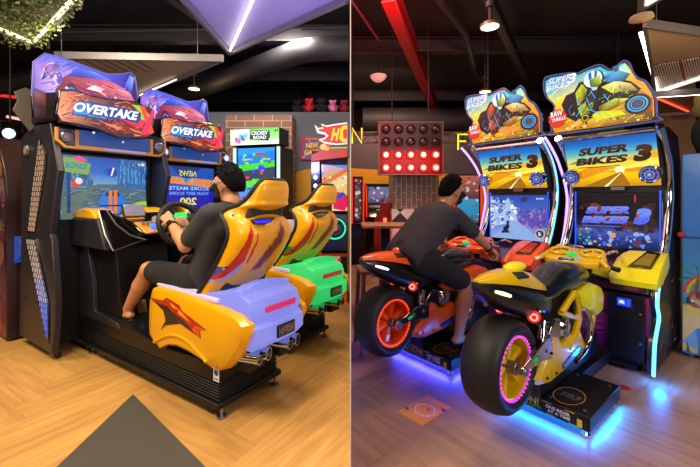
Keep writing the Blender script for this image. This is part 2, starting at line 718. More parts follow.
# ------------------------------------------------------------------ setting
XP = 0.0022          # centre plane of the thin partition between the two halls
YL, YR = 10.0, 11.0
CZ = 4.0
o = herringbone('floor_left', -7.5, XP, -1.6, YL, math.radians(57.5), 0.19, 0.95, 3, floor_m)
o['kind'] = 'structure'
o = herringbone('floor_right', XP, 7.5, -1.6, YR, math.radians(-51.2), 0.19, 0.95, 5, floor_r)
o['kind'] = 'structure'
ceil_m = mat('black_painted_ceiling', '#1a181e', 0.8, 0, 0.3, 3)
wall_dark = mat('dark_wall_paint', '#1d1a22', 0.8, 0, 0.2, 2)
wall_maroon = mat('dark_maroon_wall', '#2a0f14', 0.8, 0, 0.2, 2)
white_panel = mat('white_board', '#d9d4d6', 0.6, 0, 0.03, 5)
b = MB().box(-7.6, 7.6, -1.7, YR + 0.1, CZ, CZ + 0.1)
struct(b, 'ceiling', ceil_m, smooth=False)
struct(MB().box(XP - 0.0025, XP + 0.0025, 1.62, YR, -0.04, CZ), 'wall_middle', white_panel, smooth=False)
struct(MB().box(-7.6, -7.5, -1.7, YL, -0.05, CZ), 'wall_left', wall_maroon, smooth=False)
struct(MB().box(7.5, 7.6, -1.7, YR, -0.05, CZ), 'wall_right', wall_dark, smooth=False)
struct(MB().box(-7.6, XP - 0.004, YL, YL + 0.1, -0.05, CZ), 'wall_back_left', wall_dark, smooth=False)
struct(MB().box(XP + 0.004, 7.6, YR, YR + 0.1, -0.05, CZ), 'wall_back_right', wall_maroon, smooth=False)
struct(MB().box(-7.6, 7.6, -1.7, -1.6, -0.05, CZ), 'wall_front', wall_dark, smooth=False)

def two_tone(name, c_low, c_high, p, slope, axis=0):
    """wall paint: lower colour and upper colour meet along a sloping line"""
    m, nt, b = _nodes(name)
    g = nt.nodes.new('ShaderNodeTexCoord')
    sx = nt.nodes.new('ShaderNodeSeparateXYZ')
    nt.links.new(g.outputs['Object'], sx.inputs[0])
    a = nt.nodes.new('ShaderNodeMath'); a.operation = 'MULTIPLY_ADD'
    a.inputs[1].default_value = slope; a.inputs[2].default_value = p
    nt.links.new(sx.outputs[axis], a.inputs[0])
    c = nt.nodes.new('ShaderNodeMath'); c.operation = 'GREATER_THAN'
    nt.links.new(sx.outputs[2], c.inputs[0]); nt.links.new(a.outputs[0], c.inputs[1])
    mx = nt.nodes.new('ShaderNodeMix'); mx.data_type = 'RGBA'
    mx.inputs[6].default_value = (*lin(c_low), 1); mx.inputs[7].default_value = (*lin(c_high), 1)
    nt.links.new(c.outputs[0], mx.inputs[0]); nt.links.new(mx.outputs[2], b.inputs['Base Color'])
    b.inputs['Roughness'].default_value = 0.6
    return m

# half-height display wall of the left hall: grey above, mustard below
wl = two_tone('grey_and_mustard_paint', '#c99400', '#5d626e', 1.98, 0.25)
struct(MB().box(-3.4, XP - 0.006, 6.2, 6.4, 0, 2.78), 'wall_display_left', wl, smooth=False)
wr = two_tone('grey_and_mustard_paint_far', '#d09a00', '#4b4450', 1.98, -0.06)
struct(MB().box(XP + 0.006, 4.4, 8.2, 8.4, 0, 2.72), 'wall_display_right', wr, smooth=False)

# brick pier behind the tall video game, and the brick column of the right hall
def bricks(name, c1, c2, mortar, scale, vertical=False, bw=0.5, rh=0.25):
    m, nt, b = _nodes(name)
    tc = nt.nodes.new('ShaderNodeTexCoord')
    mp = nt.nodes.new('ShaderNodeMapping')
    sep = nt.nodes.new('ShaderNodeSeparateXYZ')
    cmb = nt.nodes.new('ShaderNodeCombineXYZ')
    nt.links.new(tc.outputs['Object'], sep.inputs[0])
    ad = nt.nodes.new('ShaderNodeMath'); ad.operation = 'ADD'
    nt.links.new(sep.outputs[0], ad.inputs[0]); nt.links.new(sep.outputs[1], ad.inputs[1])
    if vertical:
        nt.links.new(sep.outputs[2], cmb.inputs[0]); nt.links.new(ad.outputs[0], cmb.inputs[1])
    else:
        nt.links.new(ad.outputs[0], cmb.inputs[0]); nt.links.new(sep.outputs[2], cmb.inputs[1])
    br = nt.nodes.new('ShaderNodeTexBrick')
    br.inputs['Color1'].default_value = (*lin(c1), 1)
    br.inputs['Color2'].default_value = (*lin(c2), 1)
    br.inputs['Mortar'].default_value = (*lin(mortar), 1)
    br.inputs['Scale'].default_value = scale
    br.inputs['Mortar Size'].default_value = 0.015
    br.inputs['Brick Width'].default_value = bw
    br.inputs['Row Height'].default_value = rh
    nt.links.new(cmb.outputs[0], br.inputs['Vector'])
    nt.links.new(br.outputs['Color'], b.inputs['Base Color'])
    b.inputs['Roughness'].default_value = 0.75
    return m

struct(MB().box(-1.98, -0.92, 5.72, 6.15, 0, 2.62), 'column_left', bricks('brown_brick', '#6b4a3c', '#7d5a49', '#a08a7a', 1.9, bw=0.55, rh=0.2), smooth=False)
struct(MB().box(0.72, 1.48, 6.0, 6.7, 0, 2.36), 'column_right', bricks('upright_brick_tile', '#85776a', '#94857a', '#d8d0c4', 2.6, True, 0.6, 0.22), smooth=False)
# black and white checked wainscot around the brick column
ch = MB()
q = 0.2
for face in ('f', 'l', 'r'):
    for i in range(-6, 10):
        for j in range(-6, 10):
            cx, cz = (i + j) * q * 0.7, (i - j) * q * 0.7 + 0.5
            pts = [(cx, cz - q * 0.7), (cx + q * 0.7, cz), (cx, cz + q * 0.7), (cx - q * 0.7, cz)]
            col = lin('#d8d2c8') if i % 2 == j % 2 else lin('#141216')
            for ax, lim, sg in ((0, 0, 1), (0, 0.82, -1), (1, 0, 1), (1, 1.12, -1)):
                out = []
                for k, p in enumerate(pts):
                    r = pts[(k + 1) % len(pts)] if pts else p
                    a_, b_ = (p[ax] - lim) * sg >= 0, (r[ax] - lim) * sg >= 0
                    if a_: out.append(p)
                    if a_ != b_:
                        t = (lim - p[ax]) / (r[ax] - p[ax])
                        out.append((p[0] + (r[0] - p[0]) * t, p[1] + (r[1] - p[1]) * t))
                pts = out
            if len(pts) < 3: continue
            if face == 'f': v = [(0.69 + p[0], 5.96, p[1]) for p in pts]
            elif face == 'l': v = [(0.69, 6.78 - p[0], p[1]) for p in pts]
            else: v = [(1.51, 5.96 + p[0], p[1]) for p in pts]
            ch.add(v, [tuple(range(len(v)))], 0, col)
ch.box(0.692, 1.508, 5.962, 6.77, 0.001, 1.118, 0, lin('#141216'))
o = ch.build('trim_column', art_matte, smooth=False, clean=False)
o['kind'] = 'structure'

# ceiling steelwork
steel_dark = mat('dark_steel', '#26242c', 0.6, 0.2, 0.15, 6)
red_steel = mat('red_painted_steel', '#860d1a', 0.5, 0, 0.1, 5)
def beam(name, p, q, w, h, m, up=(0, 0, 1)):
    p, q = Vector(p), Vector(q)
    d = (q - p)
    s = d.cross(Vector(up)).normalized()
    u = s.cross(d).normalized()
    mb = MB()
    def slab(o, a, b):
        mb.obox((p + q) / 2 + o, d / 2, s * a, u * b)
    slab(u * (h / 2), w / 2, h * 0.05)
    slab(u * (-h / 2), w / 2, h * 0.05)
    slab(Vector((0, 0, 0)), w * 0.07, h / 2)
    o = mb.build(name, m, smooth=False)
    o['kind'] = 'structure'
    return o
beam('beam_red', (0.42, 4.0, 3.62), (2.75, 10.9, 3.62), 0.15, 0.26, red_steel)
for y in (5.4, 7.2, 8.8):
    beam('beam_left', (-7.4, y, 3.75), (-0.02, y, 3.75), 0.14, 0.22, steel_dark)
beam('beam_left', (-5.6, 2.6, 3.86), (-3.0, 9.8, 3.86), 0.12, 0.2, steel_dark)
beam('beam_left', (-2.6, 3.2, 3.88), (-0.8, 9.8, 3.88), 0.12, 0.2, steel_dark)
beam('beam_left', (-6.9, 6.0, 2.9), (-3.2, 6.2, 3.9), 0.12, 0.2, steel_dark)
for y in (6.0, 9.0):
    beam('beam_right', (0.02, y, 3.84), (7.4, y, 3.84), 0.14, 0.22, steel_dark)
beam('beam_right', (1.2, 3.6, 3.7), (3.4, 7.0, 3.7), 0.10, 0.16, steel_dark)

# ------------------------------------------------------------------ racing machine (local x = across, y = towards the screen, z up)
L_O, L_RZ = Vector((-0.7706, 2.1176, 0)), math.atan2(0.84335, 0.53736)
Y3 = (0, 0, 1)
def Lw(bb, a, z=0):
    """point of the first racing machine's floor frame in the hall"""
    c, s = math.cos(L_RZ), math.sin(L_RZ)
    return Vector((L_O.x + bb * c - a * s, L_O.y + bb * s + a * c, z))

def lerp(tab, z):
    if z <= tab[0][0]:
        return tab[0][1]
    for (a, x), (b, y) in zip(tab, tab[1:]):
        if z <= b:
            return x + (y - x) * (z - a) / (b - a)
    return tab[-1][1]

def lerpm(tab, z):
    """smooth interpolation through a table"""
    for i in range(len(tab) - 1):
        if z <= tab[i + 1][0] or i == len(tab) - 2:
            t = min(max((z - tab[i][0]) / (tab[i + 1][0] - tab[i][0]), 0), 1)
            p = [tab[max(i - 1, 0)][1], tab[i][1], tab[i + 1][1], tab[min(i + 2, len(tab) - 1)][1]]
            return p[1] + 0.5 * t * (p[2] - p[0] + t * (2 * p[0] - 5 * p[1] + 4 * p[2] - p[3] + t * (3 * (p[1] - p[2]) + p[3] - p[0])))

def caster(root, x, y):
    m = MB()
    m.cyl((x, y, 0.0), (0, 0, 1), 0.030, 0.014, 16)
    m.cyl((x, y, 0.014), (0, 0, 1), .010, .050, 10)
    m.build('levelling_foot', steel, root)
    m = MB()
    m.cyl((x - 0.012, y + 0.09, 0.030), (1, 0, 0), 0.029, 0.024, 18)
    c = m.build('caster', rubber, root)
    MB().box(x - 0.018, x + 0.018, y + 0.075, y + 0.105, 0.045, 0.085).build('caster_fork', steel, c)

def game_screen_race(a, w, h):
    """street race seen from behind a blue car"""
    a.rect(0, 0, w, h, '#3f6f8a')
    a.grad(0, h * 0.5, w, h, [(0, '#7fb0c8'), (0.5, '#2c6cc8'), (1, '#1b4fae')])
    a.poly([(0, h * .5), (0, h), (w * .28, h), (w * .34, h * .52)], '#3d6f9c')
    a.poly([(w * .62, h * .5), (w * .66, h), (w, h), (w, h * .5)], '#2f66a4')
    for i in range(7):
        a.rect(w * (.66 + i * .048), h * .58, w * (.675 + i * .048), h * (.9 - .02 * i), '#55a0d8')
    a.poly([(0, 0), (w, 0), (w, h * .42), (w * .6, h * .56), (w * .4, h * .56), (0, h * .4)], '#4c6a78')
    rr = random.Random(4)
    for i in range(60):
        x, y = rr.uniform(0, w), rr.uniform(0, h * .5)
        dx = (x - w * .5) * .35
        dy = (y - h * .55) * .35
        a.k -= .95
        a.line([(x, y), (max(0, min(w, x + dx)), max(0, y + dy))], .004, rr.choice(['#7d989a', '#3c5a62', '#90a8a4', '#4a6a70']))
    a.streaks(120, [(0, 0), (w, 0), (w, h * .4), (w * .6, h * .54), (w * .4, h * .54), (0, h * .38)], .9, .12, .07, .006, ['#6c8c94', '#3c5a68', '#88a4a8', '#4a6a78', '#305060'], 3, .3)
    a.streaks(80, [(w * .62, h * .5), (w * .66, h), (w, h), (w, h * .5)], 0, 1, .06, .008, ['#3f86d0', '#2a5ca0', '#5a9cd8', '#1c4888'], 5, .1)
    a.streaks(60, [(0, h * .5), (0, h), (w * .28, h), (w * .34, h * .52)], 0, 1, .06, .010, ['#4a7cac', '#2c5480', '#6a9cc0', '#385f90'], 6, .1)
    a.poly([(0, 0), (w * .10, 0), (w * .34, h * .5), (w * .3, h * .5), (0, h * .3)], '#5c7468')
    a.rect(w * .05, h * .1, w * .085, h * .93, '#143a78')
    a.poly([(0, h * .74), (w * .27, h * .70), (w * .3, h * .88), (w * .05, h * .97), (0, h * .95)], '#7fae3c')
    a.text('BONUS', w * .03, h * .79, w * .22, h * .09, '#1c6fd0', .2, .0)
    a.poly([(w * .1, h * .95), (w * .17, h * 1.0), (w * .26, h * .93), (w * .18, h * .9)], '#f04a8a')
    a.circ(w * .14, h * .55, .035, '#d8443a')
    a.circ(w * .17, h * .60, .028, '#e6e0d8')
    a.circ(w * .545, h * .76, .042, '#1c3fa8')
    a.line([(w * .53, h * .70), (w * .56, h * .84)], .014, '#e8f0ff')
    # the blue car with orange stripes
    c = [(.385, .10), (.385, .28), (.42, .36), (.46, .46), (.63, .46), (.67, .36), (.71, .28), (.71, .10), (.66, .06), (.43, .06)]
    a.poly([(w * x, h * y) for x, y in c], '#2a78d8')
    a.poly([(w * x, h * y) for x, y in [(.45, .36), (.475, .44), (.615, .44), (.64, .36)]], '#123a6c')
    a.rect(w * .50, h * .06, w * .54, h * .46, '#f08018')
    a.rect(w * .56, h * .06, w * .60, h * .46, '#f08018')
    a.rect(w * .39, h * .19, w * .705, h * .215, '#0c2c58')
    a.circ(w * .425, h * .06, .03, '#10151c')
    a.circ(w * .675, h * .06, .03, '#10151c')
    # the green buggy beside it
    a.poly([(w * .77, h * .20), (w * .86, h * .26), (w * .98, h * .27), (w * .98, h * .17), (w * .80, h * .15)], '#9ad62c')
    a.circ(w * .90, h * .12, .055, '#0b1d38')
    a.ring(w * .90, h * .12, .03, .042, '#2f9fe8')
    a.circ(w * .90, h * .12, .014, '#39b4f0')
    a.text('1/8', w * .87, h * .9, w * .08, h * .05, '#ffffff')

def game_screen_name(a, w, h):
    """ticket and name entry page, read from the back as in the mirror of the photograph"""
    a.grad(0, 0, w, h, [(0, '#14128c'), (.5, '#2420b8'), (.75, '#5a5ab8'), (1, '#16409c')])
    a.poly([(0, h * .66), (w, h * .56), (w, h * .74), (0, h * .80)], '#e08a4a')
    a.poly([(0, h * .80), (w, h * .74), (w, h), (0, h)], '#1d4fb4')
    a.poly([(w * .2, h), (w * .75, h), (w * .48, h * .66)], '#0d2f88')
    a._mir(w)
    a.text('NEWS', w * .34, h * .80, w * .3, h * .12, '#d8e23a', .2)
    a.text('LIVE', w * .40, h * .68, w * .2, h * .08, '#58b8ff', .2)
    a.text('SCORE MASTER', w * .1, h * .5, w * .8, h * .08, '#8fd0ff', .15)
    a.text('YOUR BEST SCORE IS', w * .1, h * .40, w * .8, h * .06, '#6fb4ff')
    a.text('200', w * .34, h * .18, w * .3, h * .16, '#f0e060', 0, 0, .03)
    a.text('POINTS', w * .36, h * .06, w * .26, h * .07, '#9fd0ff')
    a._unmir()

def _mir(s, w):
    s.warp = lambda x, y: (w - x, y)
def _unmir(s):
    s.warp = None
Art._mir = _mir
Art._unmir = _unmir

SEAT_W = [(0.56, .225), (0.70, .232), (0.95, .236), (1.08, .228), (1.20, .212), (1.25, .185), (1.30, .155), (1.36, .138), (1.40, .122), (1.425, .095)]
SEAT_F = [(0.56, .33), (0.71, .215), (0.86, .085), (1.01, -.02), (1.10, -.055), (1.17, -.02), (1.215, .03), (1.25, .0), (1.275, -.09), (1.32, -.14), (1.39, -.19), (1.425, -.21)]
SEAT_D = [(0.56, .13), (0.8, .16), (1.0, .175), (1.2, .20), (1.26, .18), (1.3, .13), (1.36, .085), (1.425, .04)]
SEAT_C = 0.24

def racer(da, db, label, glow_name, glow_col, screen_fn, lamp_col, cab_r, emblem_glow, yaw=0.0):
    piv = Lw(db + .24, da + 1.9)                 # the machine is turned a little about its screen end
    rz = L_RZ + math.radians(yaw)
    base = piv - Matrix.Rotation(rz, 3, 'Z') @ Vector((.24, 1.9, 0))
    T = thing('racing_arcade_machine', label, 'arcade machine', base, rz, 'twin car racing machines')
    # --- platform
    o = MB().box(-.025, .505, -.02, 1.90, .062, .098).build('base_tray', black, T, .006)
    for i in range(6):
        pass
    bel = MB()
    for i in range(6):
        z = .098 + i * .0175
        bel.box(.0, .48, .0, 1.86, z, z + .010)
        bel.box(.012, .468, .012, 1.85, z + .010, z + .017)
    bel.build('bellows_skirt', rubber, T, .003)
    pl = MB()
    pl.prism([(.01, .203), (1.86, .203), (1.86, .37), (1.22, .37), (.70, .30), (.01, .30)], 'x', .0, .48)
    pl.build('platform', black, T, .006)
    for x, y in ((.02, .0), (.46, .0), (.02, 1.66), (.46, 1.66)):
        caster(T, x, y)
    st = Art((-.0015, .05, .215), (0, -1, 0), Y3)
    st.rect(0, 0, .055, .075, '#e8e8ea'); st.circ(.027, .05, .018, '#2a60c0'); st.rect(.008, .01, .047, .022, '#999999')
    st.build('warning_sticker', art_matte, T)
    st = Art((-.0015, 1.84, .43), (0, -1, 0), Y3)
    st.rect(0, 0, .055, .075, '#f0f0f0'); st.rect(0, .045, .055, .075, '#f08018'); st.rect(.008, .012, .047, .035, '#3a62b0')
    st.build('warning_sticker', art_matte, T)
    # --- pedal column and console
    MB().prism([(1.22, .37), (1.86, .37), (1.86, .90), (1.30, .90)], 'x', .03, .45).build('console_column', black, T, .008)
    MB().prism([(1.15, .30), (1.86, .30), (1.86, .98), (1.74, .98), (1.60, .62), (1.58, .372), (1.2, .34)], 'x', -.005, .03).build('footwell_side', dark_panel, T, .006)
    MB().box(.06, .44, .72, 1.22, .30, .318).build('foot_plate', steel, T, .004)
    for x in (.18, .32):
        MB().obox((x, 1.20, .42), (.035, 0, 0), (0, .015, .05), (0, .006, -.004)).build('pedal', chrome, T, .003)
    MB().prism([(1.27, .90), (1.88, .90), (1.88, 1.13), (1.40, 1.13)], 'x', -.06, .54).build('console_box', dark_panel, T, .008)
    hump = []
    for i in range(9):
        t = PI * i / 8
        hump.append((1.64 - .20 * math.cos(t) * (1 if i < 5 else 1.15), 1.131 + .085 * math.sin(t)))
    MB().prism(hump, 'x', -.055, .10).build('console_cowl', yellow, T, .012)
    MB().prism(hump, 'x', .38, .535).build('console_cowl', yellow, T, .012)
    side = [(1.44, 1.205), (1.31, 1.205), (1.16, 1.10), (.95, 1.03), (.74, 1.01), (.90, .975), (1.20, .895), (1.33, 1.01)]
    MB().prism(side, 'x', -.03, .0).build('console_wing', black_gloss, T, .006)
    MB().prism(side, 'x', .48, .51).build('console_wing', black_gloss, T, .006)
    MB().tube([(-.03, y, z) for y, z in side], .006, 6, closed=True).build('wing_trim', steel, T)
    deck = MB()
    deck.prism([(1.42, 1.13), (1.30, 1.18), (1.02, 1.13), (.86, 1.06), (.86, 1.03), (1.05, 1.0), (1.42, 1.0)], 'x', .0, .48)
    deck.build('dashboard', black_gloss, T, .01)
    dk = MB().prism([(1.20, 1.172), (.95, 1.108), (.82, 1.055), (.82, 1.040), (1.20, 1.14)], 'x', .012, .15).build('control_plate', gold_yellow, T, .006)
    MB().obox((.09, .87, 1.095), (.016, 0, 0), (0, .012, .008), (0, -.004, .01)).build('start_button', glow('blue_button', '#2a6cff', 2.2), dk)
    for i in range(3):
        MB().obox((.045 + i * .03, .92, 1.115), (.010, 0, 0), (0, .012, .007), (0, -.003, .006)).build('button', steel, dk, .002)
    MB().obox((.08, 1.13, 1.20), (.075, 0, 0), (0, .014, .045), (0, .02, -.006)).build('card_reader', steel, T, .004)
    MB().obox((.08, 1.113, 1.20), (.062, 0, 0), (0, .010, .034), (0, .004, -.001)).build('reader_window', mat('olive_display', '#4a4634', .2), T)
    # steering wheel
    wc, wax = Vector((.24, .76, 1.10)), Vector((0, -.94, .34)).normalized()
    ws = MB().torus(wc, wax, .165, .021, 40, 10).build('steering_wheel', rubber, T)
    MB().cyl(wc + wax * .0, wax, .058, .02, 24).build('wheel_hub', gold_yellow, ws, .004)
    MB().cyl(wc + wax * .02, wax, .026, .012, 20).build('hub_cap', steel, ws, .003)
    wu = Vector((1, 0, 0)); wv = wax.cross(wu)
    for k in range(3):
        t = PI * (.5 + 2 * k / 3) + PI
        d = wu * math.cos(t) + wv * math.sin(t)
        MB().obox(wc + d * .10 + wax * .004, d * .06, d.cross(wax) * .020, wax * .006).build('wheel_spoke', black_gloss, ws, .003)
    MB().cyl(wc - wax * .01, -wax, .05, .12, 20, r2=.06).build('steering_column', black_gloss, T)
    MB().cyl((.10, .86, 1.14), wax, .026, .014, 20).build('gauge_dial', glow('gauge_white', '#d8b0a0', .7), T)
    if emblem_glow:
        MB().obox((.36, .95, 1.16), (.05, 0, 0), (0, -.006, .018), (0, .006, .002)).build('dash_light', glow('green_dash', '#20ff70', 1.6), T)
    # --- car body pod: side fenders
    fo = [(.73, .60), (.70, .675), (.634, .70), (.322, .695), (.006, .666), (-.19, .64), (-.262, .60), (-.27, .56), (-.225, .47), (-.165, .39), (-.10, .325), (-.008, .286), (.127, .318), (.255, .338), (.392, .346), (.50, .326), (.595, .282), (.674, .316), (.735, .358), (.74, .47)]
    cx_, cz_ = .25, .49
    for sgn, x0, nm in ((-1, .035, 'fender'), (1, .445, 'fender')):
        rings = []
        for t, k in ((0, .95), (0, 1.0), (.035, 1.0), (.062, .93), (.075, .80)):
            rings.append([(x0 + sgn * t, cx_ + (y - cx_) * k, cz_ + (z - cz_) * (k if k < 1 else 1)) for y, z in fo])
        f = MB().loft(rings).build(nm, yellow, T, .008, angle=28)
        ux = (0, -1, 0) if sgn < 0 else (0, 1, 0)
        ar = Art((x0 + sgn * .0765, 0, 0), ux, Y3)
        ar.warp = (lambda x, y: (-x, y)) if sgn < 0 else (lambda x, y: (x, y))
        ar.poly([(.665, .625), (.52, .628), (.465, .655), (.325, .625), (.305, .597), (.06, .525), (.13, .513), (.11, .462), (.322, .513), (.482, .473), (.538, .43), (.482, .504), (.508, .563)], '#b02410')
        ar.poly([(.665, .625), (.56, .60), (.46, .60), (.40, .565), (.36, .53), (.322, .513), (.482, .473), (.538, .43), (.482, .504), (.508, .563)], '#231318')
        ar.poly([(.44, .632), (.33, .60), (.20, .535), (.31, .565), (.345, .575), (.335, .60), (.40, .60)], '#ffa010')
        ar.poly([(.42, .575), (.30, .545), (.16, .48), (.32, .515), (.37, .53)], '#341a34')
        ar.poly([(.20, .50), (.11, .462), (.13, .513), (.06, .525), (.16, .535)], '#e05010')
        ar.build('flame_decal', art_matte, f)
        # wheel-arch lip
        arch = [(x0 + sgn * .070, .06 + .56 * i / 10, .335 + .095 * math.sin(PI * i / 10)) for i in range(11)]
        MB().tube(arch, .016, 8, flat=.8).build('arch_lip', yellow, f)
        for y, z in ((.60, .655), (.33, .655), (.02, .63), (-.15, .60), (-.02, .33)):
            MB().cyl((x0 + sgn * .062, y, z), (sgn, 0, 0), .008, .006, 10).build('screw', steel, f)
    MB().prism([(.66, .70), (.66, .715), (.02, .70), (.02, .675)], 'x', .0, .07).build('sill_strip', glow('lilac_strip', '#c8c0e8', .35, '#bdb6d8'), T, .004)
    MB().prism([(.66, .70), (.66, .715), (.02, .70), (.02, .675)], 'x', .41, .48).build('sill_strip', glow('lilac_strip', '#c8c0e8', .35, '#bdb6d8'), T, .004)
    # glowing rear deck and bumper of the car
    gm = glow(glow_name, glow_col, .60, '#5a60a8' if emblem_glow else '#3c9c68')
    rings = []
    for x, k in ((.022, .62), (.030, .90), (.06, .99), (.14, 1.02), (.24, 1.03), (.33, 1.02), (.40, .98), (.428, .88), (.434, .62)):
        pr = [(.30, .62), (.30, .705), (.10, .725), (-.05, .752), (-.13, .775), (-.162, .768), (-.17, .742), (-.20, .730), (-.235, .715), (-.255, .665), (-.258, .615), (-.245, .59), (-.285, .565), (-.29, .48), (-.24, .432), (-.12, .42), (-.02, .44), (.10, .56)]
        rings.append([(x, .0 + (y) * (.80 + .20 * k), .60 + (z - .60) * (.72 + .28 * k)) for y, z in pr])
    MB().loft(rings).build('rear_bumper', gm, T, .014, angle=40, seg=3)
    sp = []
    for x, dz in ((.07, -.02), (.12, .0), (.23, .008), (.33, .0), (.39, -.02)):
        sp.append([(x, -.05, .750 + dz), (x, -.05, .772 + dz), (x, -.15, .790 + dz), (x, -.165, .780 + dz), (x, -.15, .765 + dz)])
    MB().loft(sp).build('rear_spoiler', gm, T, .005)
    MB().obox((.24, -.268, .655), (.125, 0, 0), (0, .008, .002), (0, -.002, .017)).build('tail_light_bar', glow('magenta_bar' if emblem_glow else 'red_bar', '#d81868' if emblem_glow else '#a02018', .9), T, .004)
    pt = MB().obox((.25, -.298, .515), (.075, 0, 0), (0, .006, .001), (0, -.001, .036)).build('number_plate', black, T, .003)
    a = Art((.182, -.3055, .488), (1, 0, 0), Y3)
    a.rect(0, 0, .136, .055, '#6a5f60'); a.rect(.006, .005, .130, .05, '#2c2628'); a.text('OTDX', .012, .010, .112, .034, '#a89c98', .1)
    a.build('plate_lettering', art_matte, pt)
    for x0 in (.075, .330):
        MB().box(x0 - .03, x0 + .10, -.20, .0, .30, .425).build('exhaust_bracket', black, T, .006)
        for dx, dz in ((0, 0), (.07, .0)):
            xx, zz = x0 + dx - .015, .385 - dz
            MB().lathe([(.0, -.12), (.034, -.12), (.038, .06), (.039, .085), (.031, .085), (.030, .05), (0, .05)], (xx, -.17, zz), (.30, -.95, 0), 20).build('exhaust_pipe', chrome, T)
    # --- seat
    NZ, NT = 130, 110
    z0, z1 = .56, 1.405
    red_p = [(.185, 1.15), (.165, 1.06), (.150, .92), (.085, .83), (.05, .80), (.08, .88), (.115, .98), (.150, 1.09)]
    red_q = [(.20, 1.12), (.195, 1.02), (.18, .92), (.165, .90), (.175, 1.0)]
    blue_p = [(.14, .91), (.10, .85), (-.06, .76), (-.17, .70), (-.17, .74), (-.05, .83), (.06, .89)]
    white_p = [(.17, .92), (.13, .84), (.02, .75), (-.03, .72), (.04, .79), (.12, .88)]
    slot_p = [(.40, 1.15), (.39, 1.02), (.29, .86), (.235, .85), (.27, .95), (.345, 1.09)]
    slot_o = [(.415, 1.17), (.405, 1.01), (.30, .84), (.215, .835), (.255, .95), (.335, 1.105)]
    lime_p = [(.345, 1.15), (.36, 1.11), (.375, 1.16), (.365, 1.19)]
    green2 = [(.10, .86), (-.02, .78), (-.10, .72), (.02, .75), (.13, .83)]
    rings, mfs = [], []
    for j in range(NZ + 1):
        z = z0 + (z1 - z0) * j / NZ
        zz = .56 + (z - .56) * 1.024
        w, f, d = lerpm(SEAT_W, zz) * .95, lerpm(SEAT_F, zz), lerpm(SEAT_D, zz) * .92
        ring = []
        for i in range(NT + 1):
            t = PI * i / NT
            c_, s_ = math.cos(t), math.sin(t)
            c_ = math.copysign(abs(c_) ** .72, c_)
            ring.append((SEAT_C - w * c_, f - d * s_ ** .62, z))
        for i in range(NT + 1):
            t = PI * (NT - i) / NT
            c_, s_ = math.cos(t), math.sin(t)
            c_ = math.copysign(abs(c_) ** .72, c_)
            ring.append((SEAT_C - (w - .022) * c_, f - max(d - .035, .012) * s_ ** .62, z + (.0 if j < NZ else -.0)))
        rings.append(ring)
    def smat(i, j):
        if i >= NT:
            return 5
        z = z0 + (z1 - z0) * (j + .5) / NZ
        p = rings[j][i]
        q = (p[0] + .035 + .065 * min(1.3, max(0, (z - .78) / .35)), z)
        if inside(q, slot_p):
            return 4
        if inside(q, slot_o):
            return 6
        if inside(q, red_p) or inside(q, red_q):
            return 1
        if inside(q, white_p):
            return 3
        if inside(q, blue_p):
            return 2
        return 0
    sc_b = mat('deep_blue_vinyl' if emblem_glow else 'leaf_green_vinyl', '#3048a8' if emblem_glow else '#1f9a3a', .3, coat=.4)
    sc_w = mat('pale_blue_vinyl' if emblem_glow else 'lime_vinyl', '#98a4dc' if emblem_glow else '#a8d820', .3, coat=.4)
    red_v = mat('red_vinyl', '#c02010', .35, coat=.2)
    seat = MB().loft(rings, cap=True, mf=smat).build('seat_shell', [yellow, red_v, sc_b, sc_w, mat('amber_grille', '#7a3014', .4, var=.5, scale=120), cloth_black, gold_yellow], T, angle=60)
    trim = [(SEAT_C - lerpm(SEAT_W, .56 + (z - .56) * 1.024) * .95 + .004, lerpm(SEAT_F, .56 + (z - .56) * 1.024) + .006, z) for z in [z0 + (z1 - z0) * i / 40 for i in range(41)]]
    trim2 = [(2 * SEAT_C - x, y, z) for x, y, z in reversed(trim)]
    top = [(SEAT_C + .10 * (i / 3 - 1) , lerpm(SEAT_F, 1.42) + .002, 1.408) for i in range(1, 6)]
    MB().tube(trim + top + trim2, .017, 8).build('seat_edge_trim', rubber, seat)
    MB().box(.04, .44, .16, .62, .56, .655).build('seat_cushion', yellow, T, .05, seg=4)
    MB().loft([[(SEAT_C - w_ * sx, y_, z_) for sx in (-1, -.5, 0, .5, 1)] + [(SEAT_C - w_ * sx, y_ + .05, z_) for sx in (1, .5, 0, -.5, -1)] for w_, y_, z_ in ((.17, .10, .62), (.18, -.06, .95), (.17, -.14, 1.15), (.09, -.2, 1.36))]).build('seat_padding', cloth_black, T, .02)
    # wing emblem on the back of the seat
    ex, ez = .13, 1.165
    ey = lerpm(SEAT_F, ez) - lerpm(SEAT_D, ez) * .93
    em = MB().prism([(-.075, .008), (-.03, .02), (.03, .02), (.085, .022), (.055, -.008), (.01, -.022), (-.05, -.018)], 'y', -.012, .012)
    em = em.build('seat_emblem', dark_panel, seat, .004)
    em.location = (ex, ey - .010, ez)
    em.rotation_euler = (.15, 0, -.28)
    g_ = MB().prism([(-.055, .004), (.055, .009), (.034, -.006), (-.044, -.008)], 'y', -.016, -.010).build('emblem_light', glow('emblem_blue', '#2018ff', 2.0) if emblem_glow else steel, em)
    for x, y, z in ((.02, 0, .88), (.03, 0, 1.20), (.05, 0, .72)):
        yy = lerpm(SEAT_F, z) - lerpm(SEAT_D, z) * .55
        MB().ell((x - .004, yy, z), .009, 8).build('seat_bolt', steel, seat)
    # --- cabinet
    so = [(2.42, 1.82), (2.40, 1.725), (2.40, .975), (2.45, .07), (1.72, .07), (1.66, .28), (1.64, .514), (1.72, .97), (1.76, 1.007), (1.60, 1.512), (1.68, 1.72), (1.745, 1.895), (2.178, 1.91)]
    xl, xr = -.245, cab_r
    MB().prism(so, 'x', xl, xl + .05).build('cabinet_side', dark_panel, T, .008)
    MB().prism(so, 'x', xr - .05, xr).build('cabinet_side', dark_panel, T, .008)
